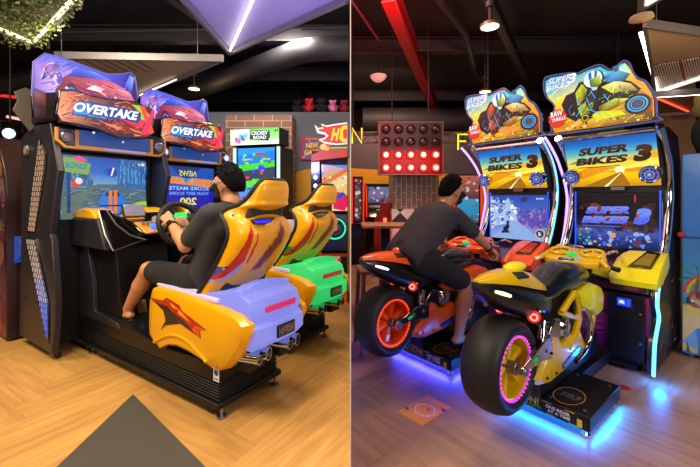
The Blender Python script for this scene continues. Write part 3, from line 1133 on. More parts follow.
    for x in (xl + .07, xr - .07):
        MB().cyl((x - .014, 1.80, .034), (1, 0, 0), .034, .028, 18).build('cabinet_caster', rubber, T)
        MB().cyl((x - .014, 2.36, .034), (1, 0, 0), .034, .028, 18).build('cabinet_caster', rubber, T)
    MB().box(xl + .05, xr - .05, 1.88, 2.40, .08, 1.06).build('cabinet_base', black, T, .004)
    MB().box(xl + .05, xr - .05, 2.0, 2.38, 1.06, 1.90).build('cabinet_back', black, T, .004)
    for z in (.95, .30):
        pass
    # fluted lattice light strips on the sides
    for xs, sg, nm in ((xl - .002, -1, 0), (xr + .002, 1, 1)):
        for poly, mcol in (([(1.91, 1.775), (1.80, 1.656), (1.83, 1.52), (2.05, 1.02), (2.20, 1.02), (2.09, 1.356)], 0), ([(2.21, .942), (2.02, .955), (1.765, .487), (1.765, .152), (1.82, .239)], 1)):
            if sg > 0:
                continue
            cyp = sum(p[0] for p in poly) / len(poly); czp = sum(p[1] for p in poly) / len(poly)
            st = MB().prism([(cyp + (y - cyp) * 1.06, czp + (z - czp) * 1.02) for y, z in poly], 'x', xs, xs + sg * .006).build('light_strip', black_gloss, T)
            ar = Art((xs + sg * .0075, 0, 0), (0, -1, 0), Y3)
            ar.warp = lambda x, y: (-x, y)
            zs0, zs1 = min(p[1] for p in poly), max(p[1] for p in poly)
            for r in range(18):
                za = zs0 + (zs1 - zs0) * r / 18
                for q in range(4):
                    # slanted lattice dashes, clipped to the strip outline
                    zc = za + .018
                    xsn = []
                    for i in range(len(poly)):
                        (y_a, z_a), (y_b, z_b) = poly[i], poly[(i + 1) % len(poly)]
                        if (z_a > zc) != (z_b > zc):
                            xsn.append(y_a + (y_b - y_a) * (zc - z_a) / (z_b - z_a))
                    if len(xsn) < 2:
                        continue
                    lo, hi = min(xsn), max(xsn)
                    if hi - lo < .02:
                        continue
                    y0_ = lo + (hi - lo) * (q + .12) / 4
                    y1_ = lo + (hi - lo) * (q + .80) / 4
                    tt = r / 17
                    colr = ('#c49a78' if mcol == 0 else (['#2a6cff', '#5a80e8', '#a8a8d8', '#c8a8a0', '#c0a088'][min(4, int(tt * 5))]))
                    if lamp_col == 'blue':
                        colr = ['#3a60ff', '#8fa4f0', '#5a78e8'][r % 3]
                    sh = .012 if (r + q) % 2 else -.012
                    ar.k -= 1 if q else 0
                    ar.poly([(y0_, za), (y1_, za), (y1_ + sh * .3, za + (zs1 - zs0) / 18 * .86), (y0_ + sh * .3, za + (zs1 - zs0) / 18 * .86)], colr)
            ar.build('lattice_light', printed('strip_light', .85 if lamp_col != 'blue' else 1.0), st)
    sp = MB().cyl((xl - .001, 2.22, 1.71), (-1, 0, 0), .05, .018, 20).build('side_speaker', steel, T, .003)
    MB().cyl((xl - .019, 2.22, 1.71), (-1, 0, 0), .036, .004, 20).build('speaker_cone', mat('bronze_mesh', '#8a7460', .5), sp)
    for y in (2.28, 2.0):
        MB().box(xl - .002, xl + .01, y - .03, y + .03, .42, .445).build('vent_slot', rubber, T)
    # screen
    MB().box(xl + .05, xr - .05, 1.875, 2.0, 1.06, 1.70).build('screen_bezel', black, T, .01)
    scw, sch = .70, .545
    x0 = (xl + xr) / 2 - scw / 2 - .0
    scn = MB().box(x0 - .006, x0 + scw + .006, 1.868, 1.875, 1.12 - .006, 1.12 + sch + .006).build('screen', black_gloss, T)
    a = Art((x0, 1.8665, 1.12), (1, 0, 0), Y3)
    screen_fn(a, scw, sch)
    a.build('game_picture', art_screen, scn)
    # header with two round lamps in a yellow frame
    hx0, hx1 = xl + .01, xr - .01
    MB().prism([(1.70, 1.70), (2.0, 1.70), (2.0, 1.92), (1.72, 1.90)], 'x', xl + .05, xr - .05).build('header_box', black, T)
    hb = [(hx0, 1.86), (hx0, 1.755), (hx0 + .06, 1.70), (hx1 - .06, 1.70), (hx1, 1.755), (hx1, 1.86)]
    MB().prism(hb, 'y', 1.672, 1.70).build('header_frame', gold_yellow, T, .006)
    MB().prism([(hx0 + .02, 1.86), (hx0 + .02, 1.77), (hx0 + .07, 1.722), (hx0 + .13, 1.722), (hx0 + .13, 1.86)], 'y', 1.666, 1.675).build('lamp_recess', black_gloss, T, .003)
    MB().prism([(hx1 - .02, 1.86), (hx1 - .02, 1.77), (hx1 - .07, 1.722), (hx1 - .13, 1.722), (hx1 - .13, 1.86)], 'y', 1.666, 1.675).build('lamp_recess', black_gloss, T, .003)
    MB().prism([(hx0 + .16, 1.86), (hx0 + .16, 1.735), (hx1 - .16, 1.735), (hx1 - .16, 1.86)], 'y', 1.664, 1.675).build('header_window', glow('blue_header', '#1a4a9c', .7), T, .003)
    MB().prism([(hx0 + .34, 1.712), (hx0 + .34, 1.728), (hx1 - .20, 1.728), (hx1 - .20, 1.712)], 'y', 1.666, 1.674).build('header_badge', glow('pale_badge', '#9fa8e8', .8), T, .002)
    for x in (hx0 + .075, hx1 - .075):
        l_ = MB().lathe([(0, .0), (.048, .0), (.048, .014), (.038, .020), (.034, .008), (0, .008)], (x, 1.664, 1.79), (0, -1, 0), 24).build('header_lamp', steel, T)
        MB().ell((x, 1.655, 1.79), (.032, .010, .032), 18).build('lamp_lens', glow('lamp_blue', '#a8b8ff', 2.0) if lamp_col == 'blue' else mat('lamp_grey', '#7c706c', .3), l_)
    # marquee sign
    my = 1.52
    mo = [(-.24, 2.118), (-.15, 2.143), (-.02, 2.125), (.13, 2.135), (.30, 2.155), (.46, 2.125), (.49, 2.02), (.445, 1.86), (.40, 1.832), (.18, 1.81), (-.01, 1.862), (-.13, 1.870), (-.235, 1.876), (-.262, 1.93)]
    sx = -.022
    mo = [(x + sx, z + .0) for x, z in mo]
    MB().prism([(p[0], p[1]) for p in mo], 'y', my, my + .05).build('marquee', black_gloss, T, .008)
    MB().prism([(my + .04, 1.90), (2.22, 1.93), (2.22, 2.20), (my + .04, 2.11)], 'x', sx - .235, sx + .47).build('marquee_box', black, T, .01)
    mq = [o_ for o_ in T.children if o_.name.startswith('marquee') and 'box' not in o_.name][-1]
    a = Art((0, my - .0015, 0), (1, 0, 0), Y3)
    cxm, czm = sx + .115, 1.985
    shr = [(cxm + (x - cxm) * .965, czm + (z - czm) * .91) for x, z in mo]
    a.poly(shr, '#8a2410', ['#e88a58', '#c85838', '#7a2414', '#5a180c', '#5a140c', '#701c14', '#b03c20', '#a03418', '#401008', '#300a06', '#4a100a', '#7c2814', '#e08050', '#f0a070'])
    rr = random.Random(11)
    for i in range(46):
        x = rr.uniform(sx - .20, sx + .42); z = rr.uniform(1.90, 2.09)
        a.k -= .92
        a.line([(x, z), (x + rr.uniform(-.05, .05), z + rr.uniform(-.03, .03))], rr.uniform(.003, .010), rr.choice(['#7a1c10', '#c8502c', '#e08050', '#4c120c', '#a83420']))
    a.streaks(120, shr, .9, .2, .06, .006, ['#7a1c10', '#d8602c', '#f09050', '#4c120c', '#a83420', '#ffb070'], 6, 1.2)
    a.poly([(sx - .17, 1.945), (sx - .12, 2.06), (sx + .02, 2.075), (sx + .30, 2.07), (sx + .37, 2.045), (sx + .34, 1.965), (sx + .1, 1.955), (sx + .05, 1.935)], '#123a8c')
    a.poly([(sx - .16, 1.952), (sx - .115, 2.05), (sx - .03, 2.055), (sx - .06, 1.958)], '#1c8ce0')
    # big DX behind the wordmark
    a.poly([(sx + .27, 2.115), (sx + .36, 2.12), (sx + .43, 2.05), (sx + .36, 1.93), (sx + .30, 1.905), (sx + .35, 2.0), (sx + .355, 2.06)], '#8fd22a')
    a.poly([(sx + .30, 1.905), (sx + .36, 1.93), (sx + .40, 2.0), (sx + .35, 2.0)], '#f02848')
    a.poly([(sx + .34, 2.12), (sx + .385, 2.125), (sx + .47, 1.90), (sx + .43, 1.875)], '#f04a28')
    a.poly([(sx + .455, 2.115), (sx + .475, 2.08), (sx + .40, 1.87), (sx + .345, 1.86)], '#e82858')
    a.poly([(sx + .17, 1.975), (sx + .33, 1.955), (sx + .30, 1.925), (sx + .24, 1.945)], '#d82040')
    a.text('OVERTAKE', sx - .165, 1.968, .475, .080, '#ffffff', .30, 0, .045, .035, '#0a2460', rise=.03, col2='#dfe8ff')
    a.text('MORE TO COME', sx - .06, 1.95, .13, .014, '#58b4e8', .1)
    a.poly([(sx + .02, 1.925), (sx + .20, 1.90), (sx + .16, 1.87), (sx + .1, 1.90)], '#e07a58')
    a.build('marquee_artwork', printed('marquee_print', 1.2), mq)
    for p_ in ((sx - .20, 2.155), (sx + .14, 2.158), (sx + .40, 2.16), (sx - .02, 1.842), (sx + .2, 1.795)):
        MB().cyl((p_[0], my - .01, p_[1] - .018), (0, -1, 0), .010, .015, 10).build('clear_bolt', chrome, mq)
    # acrylic topper with car artwork
    tp = [(-.315, 1.93), (-.325, 2.09), (-.315, 2.36), (-.245, 2.45), (-.145, 2.455), (-.039, 2.445), (.20, 2.415), (.34, 2.455), (.40, 2.49), (.445, 2.465), (.475, 2.26), (.475, 1.95)]
    tx = -.058
    tp = [(x + tx + .04, z) for x, z in tp]
    ty = 1.80
    tb = MB().prism(tp, 'y', ty, ty + .03).build('topper_board', black_gloss, T, .004)
    MB().tube([(x, ty - .001, z) for x, z in tp[1:-1]], .006, 6).build('topper_edge', glow('topper_edge_light', '#8f90ff', .55), tb)
    a = Art((0, ty - .0015, 0), (1, 0, 0), Y3)
    cxm, czm = tx + .08, 2.2
    sh_ = [(cxm + (x - cxm) * .985, czm + (z - czm) * .985) for x, z in tp]
    a.poly(sh_, '#2a2a90', ['#1c0e10', '#5a2030', '#a070d0', '#4a5ad8', '#3a50e0', '#3048d8', '#4a48d0', '#3038b0', '#402a80', '#302470', '#5a1830', '#1a0c10'])
    dx = tx + .04
    bg = [(dx - .30, 2.10), (dx - .30, 2.35), (dx - .14, 2.44), (dx + .20, 2.40), (dx + .44, 2.45), (dx + .46, 2.2), (dx + .1, 2.06)]
    a.poly([(dx - .31, 2.16), (dx - .30, 2.34), (dx - .20, 2.43), (dx - .08, 2.44), (dx - .02, 2.25), (dx - .14, 2.12)], '#b080d0', ['#7858b8', '#8a70d0', '#5868e0', '#4a58d8', '#a068c8', '#e0b0e0'])
    a.streaks(70, bg, -.8, -.5, .10, .006, ['#5868f0', '#3848d0', '#8890ff', '#b0a0f0', '#6a3ca0', '#2c2c90'], 4)
    a.poly([(dx - .31, 2.13), (dx - .05, 2.09), (dx - .1, 1.98), (dx - .31, 2.02)], '#2c1014', ['#8a4030', '#50201c', '#1c0c10', '#140a0c'])
    # red car nose filling the right of the board
    a.poly([(dx - .18, 2.17), (dx - .12, 2.30), (dx - .02, 2.385), (dx + .12, 2.37), (dx + .28, 2.345), (dx + .40, 2.29), (dx + .45, 2.20), (dx + .44, 2.05), (dx - .1, 2.05)], '#a02840',
           ['#501838', '#8c2040', '#6a2c78', '#c04060', '#d85868', '#e07888', '#8c2048', '#501028', '#300c20'])
    a.poly([(dx - .10, 2.31), (dx - .02, 2.395), (dx + .10, 2.40), (dx + .24, 2.365), (dx + .12, 2.345), (dx + .02, 2.33)], '#2848c8', ['#1c2c90', '#3058e0', '#80a8ff', '#5078f0', '#203898', '#182878'])
    a.streaks(60, [(dx - .12, 2.08), (dx - .08, 2.28), (dx + .10, 2.34), (dx + .40, 2.28), (dx + .42, 2.1)], .95, -.25, .12, .008, ['#f08898', '#c03848', '#701c40', '#ffb0b8', '#5c3ca8', '#d04858'], 9)
    a.poly([(dx + .04, 2.24), (dx + .10, 2.285), (dx + .18, 2.27), (dx + .14, 2.235)], '#ffd8e0', ['#ffffff', '#f8c8d8', '#c080a0', '#ffe0e8'])
    a.poly([(dx + .34, 2.20), (dx + .41, 2.215), (dx + .40, 2.17), (dx + .36, 2.16)], '#e8b0d0')
    a.circ(dx - .07, 2.17, .042, '#161030', .085); a.ring(dx - .07, 2.17, .020, .030, '#6a5ad0', k=1.9)
    a.circ(dx - .165, 2.26, .026, '#c8b0f0', .045); a.circ(dx - .155, 2.26, .020, '#5a4ab0', .036)
    a.poly([(dx + .0, 2.135), (dx + .09, 2.15), (dx + .09, 2.115), (dx + .01, 2.10)], '#3868f0')
    a.poly([(dx + .34, 2.34), (dx + .39, 2.455), (dx + .43, 2.44), (dx + .40, 2.28)], '#4a60f0', ['#3038c0', '#7088ff', '#90a8ff', '#2c2c98'])
    a.streaks(40, [(dx - .28, 2.22), (dx - .26, 2.36), (dx - .16, 2.42), (dx - .12, 2.25)], .3, 1, .05, .008, ['#181838', '#e0c8f0', '#6a2a60', '#3050c0', '#c05058'], 5, 1.0)
    a.build('topper_artwork', printed('topper_print', 1.35), tb)
    # rear card silhouette behind the board
    if da == 0: MB().prism([(xl - .13, 2.02), (xl - .10, 2.10), (xl - .12, 2.17), (xl - .05, 2.22), (xl + .02, 2.20), (xl + .02, 1.92), (xl - .02, 1.86)], 'y', 2.10, 2.125).build('topper_fin', mat('worn_board', '#5c554e', .6), T, .003)
    return T

racer(0, 0, 'black racing arcade machine with glowing lilac rear bumper, masked driver in its seat', 'lilac_bumper', '#9098ff', game_screen_race, 'dim', .672, True)
racer(.24, .957, 'black racing arcade machine with glowing green rear bumper and empty yellow seat', 'green_bumper', '#10e070', game_screen_name, 'blue', .69, False, -2.0)

# ------------------------------------------------------------------ motorcycle machine (local x = across, y = towards the screen)
R_O, R_RZ = Vector((1.284, 1.926, 0)), math.atan2(-0.77875, 0.62733)
def Rw(bb, a, z=0):
    c, s = math.cos(R_RZ), math.sin(R_RZ)
    return Vector((R_O.x + bb * c - a * s, R_O.y + bb * s + a * c, z))

EDGE = [(1.09, .03), (1.13, .25), (1.235, .38), (1.245, .44), (1.20, .52), (1.24, .63), (1.35, .74), (1.46, .81), (1.58, .96), (1.68, 1.18), (1.715, 1.34), (1.695, 1.48), (1.63, 1.62), (1.54, 1.72), (1.44, 1.80), (1.36, 1.85)]
def smooth_path(pts, n=6):
    out = []
    for i in range(len(pts) - 1):
        p0, p1, p2, p3 = pts[max(i - 1, 0)], pts[i], pts[i + 1], pts[min(i + 2, len(pts) - 1)]
        for k in range(n):
            t = k / n
            out.append(tuple(p1[j] + 0.5 * t * (p2[j] - p0[j] + t * (2 * p0[j] - 5 * p1[j] + 4 * p2[j] - p3[j] + t * (3 * (p1[j] - p2[j]) + p3[j] - p0[j]))) for j in range(len(p1))))
    out.append(tuple(pts[-1]))
    return out

SIGN = [(-.89, 2.365), (-.888, 2.455), (-.838, 2.482), (-.635, 2.462), (-.576, 2.443), (-.472, 2.468), (-.385, 2.470), (-.325, 2.417), (-.285, 2.402), (-.221, 2.452), (-.187, 2.448), (-.16, 2.41), (-.14, 2.342), (-.101, 2.282), (-.049, 2.244), (.001, 2.144), (.018, 2.08), (.022, 1.95), (.001, 1.912), (-.792, 1.908), (-.815, 1.94), (-.82, 2.06), (-.785, 2.18), (-.86, 2.277)]

SIGN = [(-.433 + (x + .433) * .94, z) for x, z in SIGN]

def sunset(a, w, h):
    a.grad(0, 0, w, h, [(0, '#c88a10'), (.25, '#ffc800'), (.5, '#ffd840'), (.68, '#60b8b0'), (.85, '#1c78c8'), (1, '#1250a8')])
    a.poly([(0, h * .25), (w * .25, h * .42), (w * .55, h * .40), (w, h * .35), (w, h * .28), (w * .4, h * .30), (0, h * .08)], '#e89010')
    a.poly([(w * .4, h * .32), (w * .7, h * .42), (w, h * .50), (w, h * .42), (w * .72, h * .36)], '#ffea60')
    a.poly([(0, h * .5), (w * .22, h * .62), (w * .45, h * .48), (w * .2, h * .5)], '#2a9c88')
    a.poly([(w * .55, h * .5), (w * .8, h * .62), (w, h * .7), (w, h * .55)], '#e8a828')
    a.circ(w * .60, h * .34, .035, '#fff8c0')
    a.poly([(w * .15, 0), (w * .60, h * .30), (w * .62, h * .30), (w * .7, 0)], '#a06a10')
    a.poly([(w * .40, 0), (w * .605, h * .28), (w * .615, h * .28), (w * .44, 0)], '#fff0a0')

def name_mark(a, x, y, w, h, c, c2=None, edge=None, ec='#101018'):
    a.text('SUPER', x + w * .06, y + h * .54, w * .66, h * .34, c, .35, .0, .055, edge, ec, rise=.03, col2=c2)
    a.text('BIKES', x, y + h * .10, w * .68, h * .34, c, .35, .0, .055, edge, ec, rise=.03, col2=c2)
    a.text('3', x + w * .76, y + h * .14, w * .20, h * .70, c, .25, .0, .08, edge, ec, col2=c2)
    a.line([(x + w * .02, y), (x + w * .60, y + h * .02)], h * .035, c)

def screen_snow(a, w, h):
    a.grad(0, 0, w, h, [(0, '#8fa8dc'), (.35, '#5f86d0'), (.6, '#3f6cc4'), (1, '#2046b0')])
    a.poly([(0, h * .25), (0, h * .98), (w * .10, h * .92), (w * .2, h * .75), (w * .34, h * .95), (w * .46, h * .62), (w * .52, h * .4)], '#a8c4ec')
    a.poly([(w * .5, h * .42), (w * .66, h * .7), (w * .8, h * .58), (w, h * .8), (w, h * .3), (w * .6, h * .3)], '#5a50b0')
    a.blobs(70, 0, h * .3, w * .5, h * .95, .008, .028, ['#c8dcf8', '#7f9fdc', '#5a7cc8', '#e8f2ff', '#3a5cb0'], 2)
    a.blobs(50, w * .52, h * .15, w, h * .72, .008, .03, ['#6a58c0', '#8a6cc8', '#4a44a8', '#a078c0', '#304098'], 3)
    a.poly([(w * .05, 0), (w * .42, h * .42), (w * .52, h * .42), (w * .95, 0)], '#8cb0e8')
    a.poly([(w * .28, h * .16), (w * .36, h * .22), (w * .38, h * .30), (w * .34, h * .36), (w * .31, h * .30), (w * .25, h * .24)], '#0c1430')
    a.circ(w * .345, h * .37, .016, '#101838')
    a.poly([(w * .22, h * .12), (w * .38, h * .14), (w * .36, h * .20), (w * .24, h * .19)], '#182448')
    for i in range(10):
        a.k -= .9 if i else 0
        a.rect(w * .03, h * (.22 + i * .07), w * .08, h * (.25 + i * .07), ['#e8f0ff', '#c04060', '#1c2c70'][i % 3])
    a.poly([(w * .55, h * .9), (w * .66, h * .97), (w * .7, h * .9), (w * .62, h * .84)], '#20384c')
    a.ring(w * .9, h * .16, .040, .052, '#d8b430')
    a.ring(w * .9, h * .16, .020, .036, '#182c80')
    a.text('3', w * .875, h * .12, .02, .035, '#ffffff')
    a.text('58 KPH', w * .84, h * .9, w * .12, h * .04, '#e8f0ff')

def screen_title(a, w, h):
    a.grad(0, 0, w, h, [(0, '#0a1238'), (.15, '#1c3c8c'), (.3, '#4858a0'), (.42, '#281820'), (.6, '#0e0a12'), (1, '#07060c')])
    a.blobs(40, w * .04, h * .32, w * .96, h * .84, .02, .05, ['#3c1c14', '#70381c', '#2a1018', '#503018'], 12)
    a.blobs(80, w * .06, h * .02, w * .94, h * .36, .006, .028, ['#3a6cf0', '#5a8cff', '#d8a070', '#2a3c9c', '#8fb0ff', '#6a3c50', '#1c2c60'], 6)
    a.blobs(12, w * .04, h * .06, w * .2, h * .36, .006, .02, ['#28a050', '#1c6c40', '#50c878'], 9)
    name_mark(a, w * .08, h * .40, w * .84, h * .42, '#4a6cf8', '#6a90ff', .03, '#b8501c')
    a.rect(w * .74, h * .86, w * .755, h * .99, '#e03040')

def sign_art(a, suit, suit2, bike, ring_c):
    pts = [(-.45 + (x + .45) * .965, 2.19 + (z - 2.19) * .94) for x, z in SIGN]
    cols = []
    for x, z in pts:
        t = (x + .88) / .9
        u = (z - 1.92) / .55
        cols.append('#30c0d0' if u > .75 and t < .75 else ('#f0a018' if t > .75 else ('#e8d850' if u > .4 else '#d88818')))
    a.poly(pts, '#e8c030', cols)
    a.poly([(-.825, 2.30), (-.82, 2.44), (-.55, 2.42), (-.42, 2.44), (-.50, 2.28)], '#50b8d8', ['#58c0d0', '#2890c8', '#38b8d8', '#a8e8c8', '#e8e080'])
    a.poly([(-.80, 2.0), (-.74, 2.25), (-.62, 2.28), (-.55, 2.1), (-.68, 1.93)], '#f8d820', ['#e89818', '#ffe028', '#fff060', '#f0b020', '#c07010'])
    a.poly([(-.22, 2.43), (-.15, 2.34), (-.12, 2.2), (-.03, 2.10), (-.03, 1.94), (-.25, 1.96), (-.32, 2.2)], '#f09020', ['#b8e0a0', '#f8c030', '#f07818', '#d85010', '#703010', '#a86018', '#f0c030'])
    a.poly([(-.79, 1.925), (-.5, 2.0), (-.3, 2.03), (-.03, 2.0), (-.03, 1.93)], '#a86010', ['#d89020', '#f0b830', '#c07818', '#6c3c14', '#3c2010'])
    a.streaks(80, pts, -.9, -.35, .09, .006, ['#fff080', '#f0c020', '#e88818', '#c8e8a0', '#ffd040'], 6, .3)
    a.poly([(-.32, 2.36), (-.21, 2.43), (-.17, 2.33), (-.22, 2.28)], '#b8e8c0')
    K = '#14131a'
    # machine leaning into the bend, front wheel to the right
    a.poly([(-.70, 2.18), (-.66, 2.26), (-.58, 2.28), (-.54, 2.20), (-.52, 2.06), (-.58, 2.00), (-.66, 2.06)], K)
    a.circ(-.60, 2.11, .050, '#0e0e14', .07); a.ring(-.60, 2.11, .030, .038, '#3c5c8c', k=1.4)
    a.poly([(-.44, 2.29), (-.30, 2.33), (-.17, 2.27), (-.10, 2.19), (-.14, 2.14), (-.26, 2.08), (-.40, 2.02), (-.50, 2.00), (-.46, 2.14)], K)
    a.circ(-.125, 2.072, .088, '#0c0e16', .084); a.ring(-.125, 2.072, .056, .070, ring_c, k=.92); a.circ(-.125, 2.072, .034, '#38486c'); a.ring(-.125, 2.072, .040, .046, '#8fb0d8', k=.92)
    a.poly([(-.38, 2.27), (-.27, 2.30), (-.17, 2.25), (-.12, 2.18), (-.20, 2.19), (-.30, 2.20)], bike, [bike, '#f8f0a0', bike, '#907018', '#604810', bike])
    a.poly([(-.40, 2.10), (-.28, 2.15), (-.18, 2.13), (-.26, 2.08), (-.38, 2.03)], bike, ['#806010', bike, '#f0e070', '#705010', '#503808'])
    a.poly([(-.50, 2.06), (-.38, 2.06), (-.24, 2.04), (-.20, 2.00), (-.40, 1.985)], bike)
    a.poly([(-.33, 2.19), (-.24, 2.20), (-.22, 2.16), (-.31, 2.15)], '#20242c')
    # blue screen
    a.poly([(-.37, 2.35), (-.26, 2.385), (-.17, 2.33), (-.21, 2.28), (-.33, 2.30)], '#1c68a8', ['#0c3868', '#58b8e8', '#1c5890', '#103050', '#2880c0'])
    a.poly([(-.30, 2.42), (-.25, 2.43), (-.25, 2.38), (-.28, 2.37)], '#285c88')
    # rider
    a.poly([(-.60, 2.26), (-.55, 2.35), (-.47, 2.36), (-.40, 2.28), (-.38, 2.14), (-.44, 2.02), (-.56, 2.02), (-.60, 2.12)], K)
    a.poly([(-.58, 2.26), (-.53, 2.33), (-.48, 2.30), (-.50, 2.20), (-.56, 2.14)], suit, [suit, suit2, suit, '#302810', suit])
    a.poly([(-.50, 2.22), (-.43, 2.24), (-.41, 2.14), (-.46, 2.06), (-.50, 2.10)], '#2c2c38')
    a.poly([(-.56, 2.12), (-.50, 2.16), (-.46, 2.06), (-.52, 2.00)], suit2, [suit2, suit, '#403010', suit2])
    a.circ(-.50, 2.02, .036, K); a.ring(-.50, 2.02, .020, .028, suit)
    for p in ([(-.57, 2.22), (-.53, 2.12), (-.57, 2.04)], [(-.49, 2.20), (-.45, 2.08), (-.38, 2.03)], [(-.36, 2.20), (-.30, 2.10)], [(-.46, 2.26), (-.42, 2.18)]):
        a.line(p, .007, ring_c)
    # helmet
    a.circ(-.435, 2.345, .082, K, .088)
    a.circ(-.44, 2.355, .072, '#e4ecf0', .074)
    a.poly([(-.475, 2.405), (-.455, 2.425), (-.445, 2.36), (-.47, 2.35)], '#2a58c0'); a.poly([(-.425, 2.425), (-.405, 2.415), (-.41, 2.355), (-.43, 2.355)], '#2a58c0')
    a.poly([(-.465, 2.35), (-.385, 2.375), (-.37, 2.31), (-.40, 2.275), (-.455, 2.285)], suit2, ['#186838', '#c8e838', suit2, '#406018', '#103828'])
    a.poly([(-.455, 2.285), (-.40, 2.275), (-.41, 2.25), (-.44, 2.25)], '#c8d0d8')
    a.streaks(50, [(-.60, 2.02), (-.58, 2.26), (-.40, 2.24), (-.20, 2.26), (-.14, 2.16), (-.40, 2.0)], .6, .5, .04, .005, [K, suit2, bike, '#8090a0', '#2c2c38'], 12, 1.0)
    a.blobs(30, -.72, 1.93, -.05, 1.99, .005, .014, ['#f8d060', '#a85810', '#ffe890', '#7c3c10'], 5)
    # badge
    rr = random.Random(3)
    a.poly([(-.725 + (.075 + .008 * (i % 2)) * math.cos(2 * PI * i / 24), 2.05 + (.085 + .008 * (i % 2)) * math.sin(2 * PI * i / 24)) for i in range(24)], '#d83018')
    a.text('RAW', -.785, 2.065, .105, .052, '#ffffff', .1, .12)
    a.text('THRILLS', -.775, 2.02, .12, .034, '#ffffff', .1, .12)
    a.text('SUPER', -.81, 2.385, .20, .05, '#f0f4ff', .35, .06, .03, .03, '#1c4cb0', col2='#d0e0ff')
    a.text('BIKES', -.825, 2.325, .20, .05, '#f0f4ff', .35, .06, .03, .03, '#1c4cb0', col2='#d0e0ff')
    a.text('3', -.635, 2.355, .06, .085, '#f0f4ff', .25, .06, .04, .03, '#1c4cb0')

